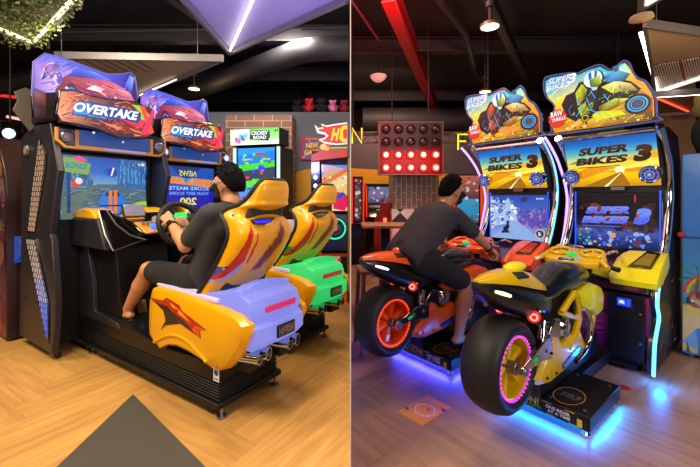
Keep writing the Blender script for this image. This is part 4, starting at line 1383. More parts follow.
def motorcycle(db, label, body, suit, suit2, bike_c, ring_c, screen_fn, wheel_led, under_col, strip_col, cowl):
    T = thing('motorcycle_arcade_machine', label, 'arcade machine', Rw(db, 0), R_RZ, 'twin motorcycle machines')
    BC = -.315
    gold = mat('golden_frame_' + label[:3], cowl, .28, 0, .05, 4, coat=.4)
    # --- footplate base
    bx = MB().box(-.635, .0, .0, .53, .04, .123).build('base', black, T, .005)
    for x, y in ((-.03, .03), (-.03, .50), (-.60, .03), (-.60, .50)):
        m = MB()
        m.cyl((x, y, 0), (0, 0, 1), .022, .012, 16)
        m.cyl((x, y, .012), (0, 0, 1), .009, .03, 10)
        m.build('levelling_foot', chrome, T)
    for x, y in ((-.04, .05), (-.04, .47), (-.22, .05), (-.22, .47)):
        MB().cyl((x, y, .123), (0, 0, 1), .010, .005, 12).build('bolt', steel, bx)
    a = Art((-.635, -.001, .04), (1, 0, 0), Y3)
    a.rect(.02, .004, .62, .080, '#0c0b0e')
    a.text('CAUTION!', .13, .032, .24, .040, '#e8d020', 0, 0, .02)
    a.text('AVOID MOVING PARTS', .14, .018, .24, .010, '#b8b0a0', 0, 0, 0)
    a.text('ONE RIDER', .41, .042, .13, .019, '#e8e4dc', 0, 0, .03)
    a.text('AT A TIME', .42, .020, .12, .018, '#e8e4dc', 0, 0, .03)
    for x in (.03, .15, .27, .39, .51):
        a.k -= .5
        a.poly([(x, .072), (x + .05, .072), (x + .055, .076), (x + .005, .076)], '#d8c020')
        a.k -= .5
        a.poly([(x + .02, .008), (x + .07, .008), (x + .075, .012), (x + .025, .012)], '#d8c020')
    a.rect(.575, .012, .60, .055, '#d8c020')
    a.build('caution_lettering', printed('safety_print', 0.0, .4, .05), bx)
    a = Art((-.155, .15, .1235), (1, .0, 0), (0, 1, 0))
    a.ring(0, 0, .074, .080, '#a87828', k=1.5); a.circ(0, 0, .068, '#1c1a1e', .10)
    a.text('SB3', -.05, -.03, .10, .06, '#5a5860', .2, 0, .03)
    a.warp = None
    a.build('floor_plate_emblem', printed('safety_print', 0.0, .4, .05), bx)
    MB().box(BC - .10, BC + .10, .52, 1.16, .03, .115).build('connecting_rail', black, T, .005)
    MB().box(BC - .065, BC + .065, -.02, .95, .123, .30).build('bike_pedestal', mat('dark_blue_black', '#0c0e1a', .3, coat=.3), T, .01)
    ul = MB().box(-.59, -.04, .035, .48, .031, .039).build('underglow_strip', glow('underglow_' + under_col, under_col, 5.0), T)
    for k, (x, y) in enumerate(((-.12, -.0), (-.45, -.0), (.0, .28))):
        pass
    for loc, aim_, sz in (((-.315, -.004, .036), (-.315, -.30, -.10), .60), ((.004, .26, .036), (.30, .26, -.10), .50), ((-.639, .26, .036), (-.94, .26, -.10), .50)):
        l = lamp('underglow_lamp', 'AREA', loc, UNDER_POWER, under_col, sz, aim=aim_, size_y=.02)
        l.parent = T
    # --- rear wheel
    wc = Vector((BC, -.355, .41))
    prof = [(.172, -.085), (.190, -.104), (.212, -.106), (.235, -.085), (.250, -.045), (.254, 0), (.250, .045), (.235, .085), (.212, .106), (.190, .104), (.172, .085), (.162, .07), (.162, -.07), (.172, -.085)]
    MB().lathe(prof, wc, (1, 0, 0), 56).build('tyre', rubber, T, angle=60)
    rim = MB().lathe([(.165, -.085), (.165, .085), (.152, .085), (.146, .03), (.146, -.03), (.152, -.085), (.165, -.085)], wc, (1, 0, 0), 48).build('wheel_rim', gold if body is bike_yellow else body, T)
    sp = MB()
    dsc = MB().cyl(wc + Vector((-.028, 0, 0)), (1, 0, 0), .150, .02, 40).build('wheel_disc', gold if body is bike_yellow else body, rim)
    for k in range(6):
        t = 2 * PI * k / 6 + .3
        d = Vector((0, math.cos(t), math.sin(t)))
        e = Vector((0, -math.sin(t), math.cos(t)))
        MB().loft([[wc + d * r + e * w + Vector((x, 0, 0)) for w, x in ((-hw, .0), (-hw * .6, .05), (hw * .6, .05), (hw, .0))] for r, hw in ((.03, .020), (.09, .024), (.150, .040))]).build('wheel_spoke', gold if body is bike_yellow else body, rim, .004)
    MB().cyl(wc + Vector((-.10, 0, 0)), (1, 0, 0), .034, .20, 20).build('wheel_hub', steel, rim, .004)
    led = glow('wheel_led_' + wheel_led, wheel_led, 2.2)
    MB().torus(wc + Vector((.088, 0, 0)), (1, 0, 0), .1635, .0048, 48, 8).build('wheel_light_ring', glow('wheel_led_dim_' + wheel_led, wheel_led, .9), rim)
    for k in range(40):
        t = 2 * PI * k / 40
        MB().ell(wc + Vector((.094, .1635 * math.cos(t), .1635 * math.sin(t))), .0052, 6).build('wheel_light', led, rim)
    # --- swing arm, shock
    sa = MB().loft([[(BC + .125 + x, y, z) for x, y, z in r] for r in (
        [(-.018, -.39, .395), (.012, -.39, .395), (.012, -.37, .435), (-.018, -.37, .435)],
        [(-.018, -.28, .405), (.012, -.28, .405), (.012, -.25, .470), (-.018, -.25, .470)],
        [(-.018, -.14, .400), (.012, -.14, .400), (.012, -.11, .515), (-.018, -.11, .515)],
        [(-.018, -.03, .385), (.012, -.03, .385), (.012, -.02, .495), (-.018, -.02, .495)])]).build('swing_arm', chrome, T, .006)
    MB().cyl((BC + .13, -.355, .41), (1, 0, 0), .022, .018, 16).build('axle_nut', steel, sa, .003)
    for y, z in ((-.20, .45), (-.09, .45)):
        MB().cyl((BC + .134, y, z), (1, 0, 0), .014, .010, 14).build('arm_bolt', steel, sa)
    MB().obox((BC + .14, -.24, .437), (.003, 0, 0), (0, .022, .006), (0, -.003, .008)).build('green_decal', glow('green_reflector', '#20c060', .5), sa)
    MB().tube([(BC + .11, -.10, .50), (BC + .10, -.06, .60)], .022, 12).build('shock_absorber', chrome, T)
    MB().tube([(BC + .11 + .026 * math.cos(t * 1.0), -.10 + .04 * t / 25 + .0, .50 + .10 * t / 25 + .0 * math.sin(t)) for t in range(26)], .006, 5).build('shock_spring', steel, T)
    MB().loft([[(BC - .125 + x, y, z) for x, y, z in r] for r in (
        [(-.012, -.39, .395), (.018, -.39, .395), (.018, -.37, .435), (-.012, -.37, .435)],
        [(-.012, -.03, .385), (.018, -.03, .385), (.018, -.02, .495), (-.012, -.02, .495)])]).build('swing_arm', chrome, T, .006)
    # --- tail
    secs = []
    for y, zt, zb, hw in ((-.60, .880, .862, .018), (-.54, .878, .80, .055), (-.44, .862, .735, .085), (-.32, .838, .680, .102), (-.20, .808, .630, .112), (-.08, .775, .600, .118), (.02, .755, .585, .112), (.10, .745, .64, .09)):
        zm = zt * .45 + zb * .55
        secs.append([(BC + x * hw, y, z) for x, z in ((-.55, zt), (.55, zt), (.92, zt - (zt - zb) * .22), (1, zm), (.86, zb + (zt - zb) * .15), (.5, zb), (-.5, zb), (-.86, zb + (zt - zb) * .15), (-1, zm), (-.92, zt - (zt - zb) * .22))])
    tail = MB().loft(secs).build('tail_fairing', mat('satin_black_plastic', '#0e0e13', .3, coat=.3), T, angle=50)
    secs = []
    for y, zt, zb, hw in ((-.585, .892, .872, .02), (-.50, .905, .866, .055), (-.40, .908, .850, .078), (-.30, .906, .832, .092), (-.20, .896, .806, .100), (-.10, .868, .782, .102), (.0, .815, .760, .096), (.05, .772, .745, .07)):
        secs.append([(BC + x * hw, y, z) for x, z in ((-.45, zt), (.45, zt), (.9, zt - (zt - zb) * .45), (1, zb), (-1, zb), (-.9, zt - (zt - zb) * .45))])
    cw = MB().loft(secs).build('seat_cowl', gold if body is bike_yellow else body, T, .004, angle=45)
    MB().ell((BC - .01, -.17, .905), (.05, .10, .028), 16).build('seat_pad_hump', body, cw)
    MB().obox((BC + .066, -.26, .880), (.022, .0, -.012), (0, .06, -.006), (.006, 0, .007)).build('cowl_slot', rubber, cw, .006)
    MB().tube([(BC + .066, -.515, .832), (BC + .080, -.47, .818), (BC + .094, -.42, .800)], [.007, .010, .008], 8).build('tail_strip_light', glow('tail_strip_' + strip_col, strip_col, 2.4), tail)
    MB().ell((BC - .02, -.46, .742), (.012, .01, .016), 10).build('tail_sensor', steel, tail)
    for sg in (1, -1):
        hx = BC + sg * .088
        h_ = MB().lathe([(.0, -.02), (.052, -.02), (.050, .03), (.042, .036), (.040, .028), (0, .028)], (hx, -.15, .648), (sg * .45, -.9, -.05), 26).build('lamp_housing', black_gloss, tail)
        dr = Vector((sg * .45, -.9, -.05)).normalized()
        cc = Vector((hx, -.15, .648)) + dr * .030
        MB().ell(cc, (.034, .012, .034), 18, rot=dr.to_track_quat('Y', 'Z').to_matrix()).build('tail_lamp', glow('tail_lamp_red', '#ff1408', 1.5, '#400000'), h_)
        MB().torus(cc + dr * .010, dr, .017, .0045, 20, 6).build('lamp_ring', glow('tail_lamp_hot', '#ffb0a0', 1.6), h_)
    # --- seat and tank
    secs = []
    for y, zt, zb, hw in ((-.10, .80, .70, .07), (.0, .785, .68, .105), (.10, .79, .68, .118), (.20, .822, .69, .118), (.30, .856, .69, .124), (.42, .864, .69, .130), (.54, .852, .695, .126), (.62, .840, .70, .12), (.68, .80, .72, .08)):
        secs.append([(BC + x * hw, y, zb + (zt - zb) * z) for x, z in ((-.5, 1), (.0, 1.03), (.5, 1), (.86, .78), (1, .45), (.82, .12), (.55, 0), (-.55, 0), (-.82, .12), (-1, .45), (-.86, .78))])
    MB().loft(secs).build('fuel_tank', mat('blue_black_gloss', '#0d0e15', .28, coat=.4), T, angle=60)
    # --- trellis frame, engine, exhaust
    for sg in (1, -1):
        X = BC + sg * .122
        fr = MB()
        fr.tube([(X, .13, .61), (X, .24, .66), (X, .33, .70)], .020, 10)
        fr.build('trellis_tube', gold, T)
        MB().tube([(X, .33, .70), (X, .38, .62), (X, .41, .53)], .020, 10).build('trellis_tube', gold, T)
        MB().tube([(X, .41, .53), (X, .28, .56), (X, .13, .615)], .020, 10).build('trellis_tube', gold, T)
        MB().tube([(X, .41, .53), (X, .34, .44), (X, .22, .38)], .024, 10).build('trellis_tube', gold, T)
        lf = [(-.19, .305), (-.105, .37), (-.05, .46), (-.03, .525), (.04, .50), (.09, .44), (.17, .435), (.25, .47), (.33, .44), (.42, .47), (.47, .40), (.52, .34), (.62, .30), (.58, .255), (.42, .285), (.30, .275), (.15, .255), (-.06, .245), (-.15, .262)]
        x0 = BC + sg * .07
        rings = []
        for t, k in ((0, 1.0), (.035, 1.0), (.062, .90), (.068, .74)):
            rings.append([(x0 + sg * t, .15 + (y - .15) * k, .36 + (z - .36) * k) for y, z in lf])
        lo_ = MB().loft(rings).build('belly_fairing', gold if body is bike_yellow else body, T, .004, angle=30)
        MB().prism([(.10, .315), (.36, .36), (.42, .33), (.30, .30), (.12, .285)], 'x', BC + sg * .13, BC + sg * .143).build('fairing_inset', mat('deep_blue_vinyl2', '#1c2e7c', .25, coat=.5), lo_, .003)
        for y, z in ((-.04, .42), (-.10, .30), (.02, .29)):
            MB().cyl((BC + sg * .138, y, z), (sg, 0, 0), .008, .006, 10).build('fairing_screw', rubber, lo_)
        ex_ = smooth_path([(X + sg * .022, .44, .58), (X + sg * .03, .52, .50), (X + sg * .03, .53, .40), (X + sg * .025, .46, .32), (X + sg * .02, .30, .28)], 5)
        MB().tube(ex_, .016, 12).build('exhaust_pipe', chrome, T)
        ck = MB().lathe([(0, 0), (.066, 0), (.070, .012), (.060, .024), (.040, .020), (.034, .032), (0, .034)], (X - sg * .01, .175, .515), (sg, 0, 0), 28).build('clutch_cover', chrome, T)
        MB().prism([(-.06, .40), (.07, .43), (.11, .50), (.10, .585), (.03, .60), (-.05, .53)], 'x', X - .014, X + .010).build('frame_plate', chrome, T, .006)
        MB().lathe([(0, 0), (.046, 0), (.050, .010), (.034, .018), (0, .020)], (X - sg * .004, .33, .40), (sg, 0, 0), 24).build('flywheel_cover', chrome, T)
        for k in range(6):
            t = 2 * PI * k / 6
            MB().cyl((X + sg * .012, .175 + .05 * math.cos(t), .515 + .05 * math.sin(t)), (sg, 0, 0), .006, .008, 8).build('cover_bolt', steel, ck)
        eg = MB()
        for k in range(5):
            eg.box(min(X - sg * .06, X - sg * .002), max(X - sg * .06, X - sg * .002), .40, .52, .55 + k * .022, .562 + k * .022)
        eg.box(min(X - sg * .06, X - sg * .02), max(X - sg * .06, X - sg * .02), .40, .52, .55, .65)
        eg.build('engine_fins', steel, T)
        MB().tube(smooth_path([(X - sg * .01, .36, .66), (X + sg * .012, .30, .58), (X, .24, .46)], 4), .008, 6).build('engine_hose', rubber, T)
        # front side cowl and fork
        c_ = [(.43, .69), (.62, .72), (.80, .67), (.86, .60), (.84, .49), (.72, .47), (.62, .52), (.50, .555), (.45, .62)]
        rings = []
        for t, k in ((0, 1), (.03, 1), (.055, .86), (.062, .66)):
            rings.append([(BC + sg * (.085 + t), .66 + (y - .66) * k, .60 + (z - .60) * k) for y, z in c_])
        MB().loft(rings).build('front_cowl', body, T, .005, angle=28)
        MB().tube([(BC + sg * .10, .80, .62), (BC + sg * .10, .73, .50), (BC + sg * .10, .68, .40)], .026, 12).build('front_fork', gold, T)
        # handlebars and brake levers
        MB().tube([(BC + sg * .10, .80, .83), (BC + sg * .17, .77, .825), (BC + sg * .255, .735, .812)], [.012, .016, .018], 12).build('handlebar', rubber, T)
        MB().tube([(BC + sg * .13, .82, .825), (BC + sg * .19, .815, .815), (BC + sg * .25, .79, .80)], .006, 6).build('brake_lever', chrome, T)
    MB().box(BC - .06, BC + .06, .02, .60, .29, .68).build('engine_block', mat('engine_black', '#141318', .5), T, .02)
    # --- dash (control yoke)
    yo = []
    N = 28
    dash_c = (BC - .015, .72)
    rings = []
    outer = [(-.19, -.01), (-.175, -.07), (-.10, -.09), (.0, -.115), (.10, -.09), (.175, -.07), (.19, -.01), (.185, .06), (.14, .12), (.06, .145), (-.06, .145), (-.14, .12), (-.185, .06)]
    outer = smooth_path(outer + [outer[0]], 3)[:-1]
    tilt = .30
    def dz(x, y, h):
        return (dash_c[0] + x, dash_c[1] + y * math.cos(tilt), .862 + y * math.sin(tilt) + h)
    dash = MB().loft([[dz(x * .96, y * .96, -.03) for x, y in outer], [dz(x, y, -.01) for x, y in outer], [dz(x * .97, y * .97, .012) for x, y in outer], [dz(x * .86, y * .86, .02) for x, y in outer]]).build('dash_console', gold if body is bike_yellow else body, T, .004, angle=40)
    for cx in (-.105, .105):
        MB().loft([[dz(cx + .058 * math.cos(t) * s, .045 + .048 * math.sin(t) * s, h) for t in [2 * PI * k / 18 for k in range(18)]] for s, h in ((1, .017), (1, .025), (.9, .026), (.84, .020), (.5, .0185))]).build('dash_recess', black_gloss, dash)
        MB().tube([dz(cx + .068 * math.cos(t), .045 + .058 * math.sin(t), .026) for t in [2 * PI * k / 22 for k in range(22)]], .014, 8, closed=True).build('dash_loop', gold if body is bike_yellow else body, dash)
    MB().tube([dz(-.18, .02, .02), dz(-.20, -.06, .01), dz(-.24, -.10, .0)], .016, 8).build('dash_arm', gold if body is bike_yellow else body, dash)
    MB().tube([dz(.18, .02, .02), dz(.20, -.06, .01), dz(.24, -.10, .0)], .016, 8).build('dash_arm', gold if body is bike_yellow else body, dash)
    MB().ell(dz(-.01, -.02, .035), (.034, .03, .016), 16).build('start_button', glow('green_button', '#10d060', 1.0, '#0a6030'), dash)
    MB().ell(dz(.05, -.065, .026), (.018, .014, .008), 10).build('view_button', glow('blue_button_small', '#30a0ff', 1.3), dash)
    MB().obox(dz(-.02, -.085, .024), (.05, 0, 0), (0, .012, .004), (0, -.001, .004)).build('button_strip', chrome, dash)
    MB().loft([[(BC + x, y, z) for x, y, z in r] for r in (((-.10, .72, .76), (.10, .72, .76), (.10, .72, .86), (-.10, .72, .86)), ((-.10, 1.12, .66), (.10, 1.12, .66), (.08, 1.12, .84), (-.08, 1.12, .84)))]).build('yoke_neck', black_gloss, T, .01)
    # windscreen strips between the dash and the cabinet
    for sg in (1, -1):
        MB().tube([(BC + sg * .10, .92, .87), (BC + sg * .14, 1.10, .90), (BC + sg * .10, 1.28, .86)], .010, 8).build('cable_loom', chrome, T)
    # --- cabinet
    ep = smooth_path(EDGE, 5)
    back = [(1.62, 1.87), (1.95, 1.83), (2.07, 1.60), (2.07, .04)]
    xl, xr = -.70, .05
    sides = []
    for x0, x1 in ((xl, xl + .035), (xr - .035, xr)):
        sd = MB().prism(ep + back, 'x', x0, x1).build('cabinet_side', mat('purple_black_laminate', '#15131d', .35, coat=.2), T, angle=50)
        sides.append(sd)
        MB().tube([((x0 + x1) / 2, y, z) for y, z in ep[22:]], .032, 12).build('chrome_edge', chrome, T)
        xo = x1 - .004 if x1 == xr else x0 + .004
        lp = ep[:40] if x1 == xr else ep
        MB().tube([((x0 + x1) / 2 + (.022 if x1 == xr else -.02 - .045 * min(1, max(0, (z - .8) / .8))), y - .012 - (0 if x1 == xr else .10 * max(0, (z - 1.3) / .5)), z) for y, z in (ep[:36] if db == 0 and x1 == xr else ep)], .0120, 8).build('edge_light', glow('edge_led_' + ('r' if x1 == xr else 'l'), '#66c8ff' if x1 == xr else '#b090ff', 2.4), T)
        if x1 == xr and db == 0:
            l = lamp('edge_light_spill', 'POINT', (0, 0, 0), 5.0, '#1878ff', .04)
            l.parent = T
            l.location = (.10, 1.02, .07)
        MB().tube([((x0 + x1) / 2 - (.012 if x1 == xr else -.012), y - .016, z) for y, z in ep[30:]], .006, 6).build('inner_light', glow('edge_led_inner', '#3a60ff', 1.3), T)
    # printed artwork on the outer right side
    sd = sides[1]
    a = Art((xr + .001, 1.0, 0), (0, 1, 0), Y3)
    a.poly([(y - 1.0 + .012, z) for y, z in ep if z < 1.7] + [(.62, 1.8), (.92, 1.78), (1.05, 1.58), (1.05, .05)], '#1c1826')
    rr = random.Random(21)
    def ok(y, z):
        return inside((y + 1.0, z), [(p[0] + .03, p[1]) for p in ep] + [(1.62, 1.8), (1.92, 1.78), (2.03, 1.58), (2.03, .08)])
    for i in range(150):
        y, z = rr.uniform(.05, 1.05), rr.uniform(.08, 1.7)
        L_ = rr.uniform(.05, .20)
        y2, z2 = y + L_ * rr.uniform(.2, .9), z + L_ * rr.uniform(-.2, 1.0)
        if ok(y, z) and ok(y2, z2):
            a.k -= .9
            a.line([(y, z), ((y + y2) / 2 + .01, (z + z2) / 2 - .012), (y2, z2)], rr.uniform(.004, .014), rr.choice(['#8a7048', '#a89070', '#403858', '#5c4a3a', '#2c3c70', '#6c5a50', '#b8a890']))
    a.text('BIKES', .36, .62, .42, .16, '#b8a078', .3, .9, .03)
    a.build('side_artwork', art_matte, sd)
    MB().prism([(1.16, .06), (2.05, .06), (2.05, .62), (1.26, .62), (1.26, .60), (1.16, .56)], 'x', xl + .035, xr - .035).build('cabinet_body', mat('plum_laminate', '#241228', .4), T, .004)
    cb = [o_ for o_ in T.children if o_.name.startswith('cabinet_body')][-1]
    a = Art((xl + .035, 1.1588, .06), (1, 0, 0), Y3)
    W_ = xr - xl - .07
    a.grad(0, 0, W_, .50, [(0, '#2c1038'), (.4, '#5c185c'), (.8, '#8c2050'), (1, '#a82c50')])
    rr = random.Random(5)
    for i in range(40):
        x, z = rr.uniform(.02, W_ - .16), rr.uniform(.03, .44)
        a.k -= .9
        a.poly([(x, z), (x + .06, z + .02), (x + .14, z + rr.uniform(0, .05)), (x + .05, z - .012)], rr.choice(['#6c1c48', '#8c2c5c', '#2c0c34', '#481858', '#a03050']))
    a.build('front_artwork', art_matte, cb)
    dx0, dx1 = -.235, -.005
    dr = MB().box(dx0, dx1, 1.135, 1.165, .075, .575).build('coin_door', mat('black_steel_door', '#131217', .45, .3), T, .004)
    MB().box(dx0 + .01, dx1 - .01, 1.131, 1.137, .085, .335).build('lower_door_panel', mat('black_steel_door', '#131217', .45, .3), dr, .002)
    MB().box(dx0 + .05, dx0 + .165, 1.122, 1.14, .465, .555).build('bill_acceptor', black_gloss, dr, .006)
    a = Art((dx0 + .062, 1.1215, .478), (1, 0, 0), Y3)
    a.rect(0, 0, .09, .064, '#1830c0'); a.rect(.006, .01, .055, .055, '#2c48f0'); a.poly([(.012, .02), (.05, .018), (.046, .046), (.016, .046)], '#9cc8f0'); a.rect(.02, .026, .04, .04, '#e8f0c8')
    for i in range(3):
        a.rect(.064, .012 + i * .016, .082, .022 + i * .016, '#3c5cff')
    a.build('acceptor_display', printed('backlit_print', 1.0), dr)
    for z in (.44, .22):
        MB().cyl((dx1 - .025, 1.137, z), (0, -1, 0), .008, .008, 12).build('door_lock', chrome, dr)
    MB().box(xl + .10, xr - .10, 1.10, 1.20, .03, .06).build('kick_rail', black, T)
    for x in (xl + .06, xr - .06):
        MB().cyl((x - .013, 1.20, .031), (1, 0, 0), .031, .026, 16).build('cabinet_caster', rubber, T)
        MB().cyl((x - .013, 1.98, .031), (1, 0, 0), .031, .026, 16).build('cabinet_caster', rubber, T)
    # shelf with the two speaker pods
    sh = MB().prism([(1.10, .60), (1.10, .665), (1.66, .80), (1.66, .62), (1.2, .58)], 'x', xl + .04, xr - .04).build('console_shelf', mat('plum_gloss', '#34122c', .25, coat=.4), T, .006)
    MB().box(-.12, -.03, 1.093, 1.10, .615, .640).build('shelf_label', mat('maroon_label', '#6c3038', .5), sh)
    for x0, x1, inn in ((xl - .005, -.47, 1), (-.235, .075, -1)):
        pr = [(1.085, .645), (1.08, .69), (1.20, .773), (1.38, .868), (1.46, .873), (1.50, .77), (1.40, .72), (1.2, .65)]
        inner = x1 if inn > 0 else x0
        secs = []
        for t, k in ((0, .94), (.012, 1), (.5, 1.0), (.80, .98), (.90, .88), (1, .70)):
            x = x0 + (x1 - x0) * (t if inn > 0 else 1 - t)
            secs.append([(x, 1.27 + (y - 1.27) * (k if k > .9 else k + .06), .66 + (z - .66) * k) for y, z in pr])
        pod = MB().loft(secs).build('speaker_pod', body, T, .008, angle=40)
        xa, xb = (x0 + .03, x1 - .075) if inn > 0 else (x0 + .14, x1 - .035)
        if True:
            p0, p1 = Vector((0, 1.19, .7665)), Vector((0, 1.40, .8795))
            d = (p1 - p0)
            nrm = Vector((0, -d.z, d.y)).normalized()
            q = [(xa - .03, .0), (xb - .02, .02), (xb, .92), (xa + .05, .96)]
            ptz = [Vector((x, 0, 0)) + p0 + d * t for x, t in q]
            op = MB()
            op.loft([[p + nrm * .004 for p in ptz], [p + nrm * .010 for p in ptz]])
            fr_ = op.build('pod_window', black_gloss, pod, .003)
            cen = sum(ptz, Vector()) / 4
            MB().loft([[cen + (p - cen) * .72 + nrm * .0105 for p in ptz], [cen + (p - cen) * .66 + nrm * .013 for p in ptz]]).build('pod_insert', mat('pod_insert_' + ('y' if body is bike_yellow else 'o'), '#8a7a10' if body is bike_yellow else '#c02408', .3, coat=.4), fr_)
    # screen and header
    MB().box(xl + .035, xr - .035, 1.66, 2.0, .62, 1.40).build('screen_surround', mat('navy_black', '#0b0c14', .3, coat=.3), T)
    ss = MB().box(-.650, .008, 1.635, 1.662, .835, 1.350).build('screen', black_gloss, T, .006)
    a = Art((-.628, 1.6335, .856), (1, 0, 0), Y3)
    screen_fn(a, .612, .474)
    a.build('game_picture', art_screen, ss)
    for x in (xl + .065, xr - .060):
        MB().tube([(x, 1.64, .86), (x, 1.64, 1.36)], .008, 8).build('screen_side_light', glow('screen_side_blue', '#1c50ff', 1.5), T)
    p0, p1 = Vector((xl + .035, 1.60, 1.405)), Vector((xl + .035, 1.40, 1.815))
    hh = (p1 - p0).length
    uy = (p1 - p0).normalized()
    MB().prism([(1.602, 1.405), (1.402, 1.815), (1.45, 1.85), (1.95, 1.83), (1.95, 1.405)], 'x', xl + .035, xr - .035).build('header_box', black, T, .004)
    hd = [o_ for o_ in T.children if o_.name.startswith('header_box')][-1]
    a = Art(tuple(p0 + Vector((.01, -.002, -.0005))), (1, 0, 0), tuple(uy))
    sunset(a, W_ - .02, hh)
    name_mark(a, .07, hh * .42, .56, hh * .46, '#301c10', '#4a2814')
    a.build('header_artwork', art_lit, hd)
    MB().tube([(xl + .03, 1.39, 1.835), (xr - .03, 1.39, 1.835)], .020, 10).build('header_rail', chrome, T)
    MB().box(-.34, -.24, 1.585, 1.60, 1.368, 1.396).build('camera_plate', steel, T, .003)
    for x in (-.615, -.045):
        c0 = Vector((x, 1.53, 1.505))
        dv = Vector((0, -.95, -.25)).normalized()
        s_ = MB().lathe([(0, 0), (.070, 0), (.073, .07), (.066, .079), (.058, .072), (0, .070)], c0, dv, 28).build('speaker', chrome, T)
        a = Art(tuple(c0 + dv * .0725), (1, 0, 0), tuple(Vector((1, 0, 0)).cross(dv) * -1))
        a.circ(0, 0, .058, '#141a50')
        for k in range(10):
            t = 2 * PI * k / 10
            a.k -= .9 if k else 0
            a.line([(.014 * math.cos(t), .014 * math.sin(t)), (.054 * math.cos(t + .3), .054 * math.sin(t + .3))], .006, ['#8f9cf8', '#5c70e8'][k % 2])
        a.ring(0, 0, .028, .034, '#a8b8ff'); a.ring(0, 0, .051, .058, '#7088f0'); a.circ(0, 0, .012, '#c8d0ff')
        a.build('speaker_light', printed('speaker_glow', .75), s_)
    # topper sign
    MB().box(-.62, -.22, 1.50, 1.56, 1.83, 1.92).build('sign_bracket', black, T)
    sg_ = MB().prism(smooth_path(SIGN + [SIGN[0]], 3)[:-1], 'y', 1.492, 1.545).build('topper_sign', mat('purple_black_edge', '#191528', .2, coat=.5), T, .006)
    MB().tube([(x, 1.490, z) for x, z in smooth_path(SIGN + [SIGN[0]], 3)[:-1]], .008, 6, closed=True).build('sign_edge', glow('sign_edge_glow', '#6a78c8', .35, '#303050'), sg_)
    a = Art((0, 1.4905, 0), (1, 0, 0), Y3)
    sign_art(a, suit, suit2, bike_c, ring_c)
    a.build('sign_artwork', art_lit, sg_)
    return T

UNDER_POWER = 3.8
motorcycle(0, 'yellow motorcycle arcade machine with empty saddle and pink lit rear wheel rim', bike_yellow, '#c8c020', '#b8d020', '#d8dc28', '#20a8e8', screen_title, '#e040d0', '#0878ff', '#d8ffb0', '#dcb600')
motorcycle(-.877, 'orange motorcycle arcade machine with a rider in dark T-shirt on it', bike_orange, '#a83818', '#f06020', '#e8902c', '#30a0e0', screen_snow, '#ff4818', '#3a40ff', '#c0d8ff', '#e84a10')

# ------------------------------------------------------------------ people
def V(p): return Vector(p)

def hand(B, W, d, n, thumb, k=.008):
    """palm, four bent fingers of unequal length and a thumb; d to the knuckles, n the way the palm faces"""
    W, d, n = Vector(W), Vector(d).normalized(), Vector(n)
    n = (n - d * n.dot(d)).normalized()
    s = d.cross(n)
    for o in (-.018, .018):
        B.cap(W + s * o * .7, W + d * .078 + s * o, .020, .021, .014, (n, .72))
    for i, L in enumerate((.072, .082, .077, .060)):
        o = (-.030 + .020 * i) * -thumb
        K = W + d * .082 + s * o
        a1, a2 = math.radians(42), math.radians(115)
        m1 = K + (d * math.cos(a1) + n * math.sin(a1)) * L * .52
        m2 = m1 + (d * math.cos(a2) + n * math.sin(a2)) * L * .40
        m3 = m2 + (d * math.cos(a2 + .7) + n * math.sin(a2 + .7)) * L * .25
        B.cap(W + d * .06 + s * o * .9, K, .010, .0100, .006)
        B.cap(K, m1, .0102, .0094, .004)
        B.cap(m1, m2, .0094, .0088, .004)
        B.cap(m2, m3, .0088, .0078, .004)
    t0 = W + d * .022 + s * (.024 * thumb)
    t1 = t0 + (d * .6 + s * thumb * .6 + n * .45).normalized() * .042
    t2 = t1 + (d * .75 + n * .75 - s * thumb * .1).normalized() * .032
    B.cap(t0, t1, .0135, .011, .008)
    B.cap(t1, t2, .011, .0085, .004)

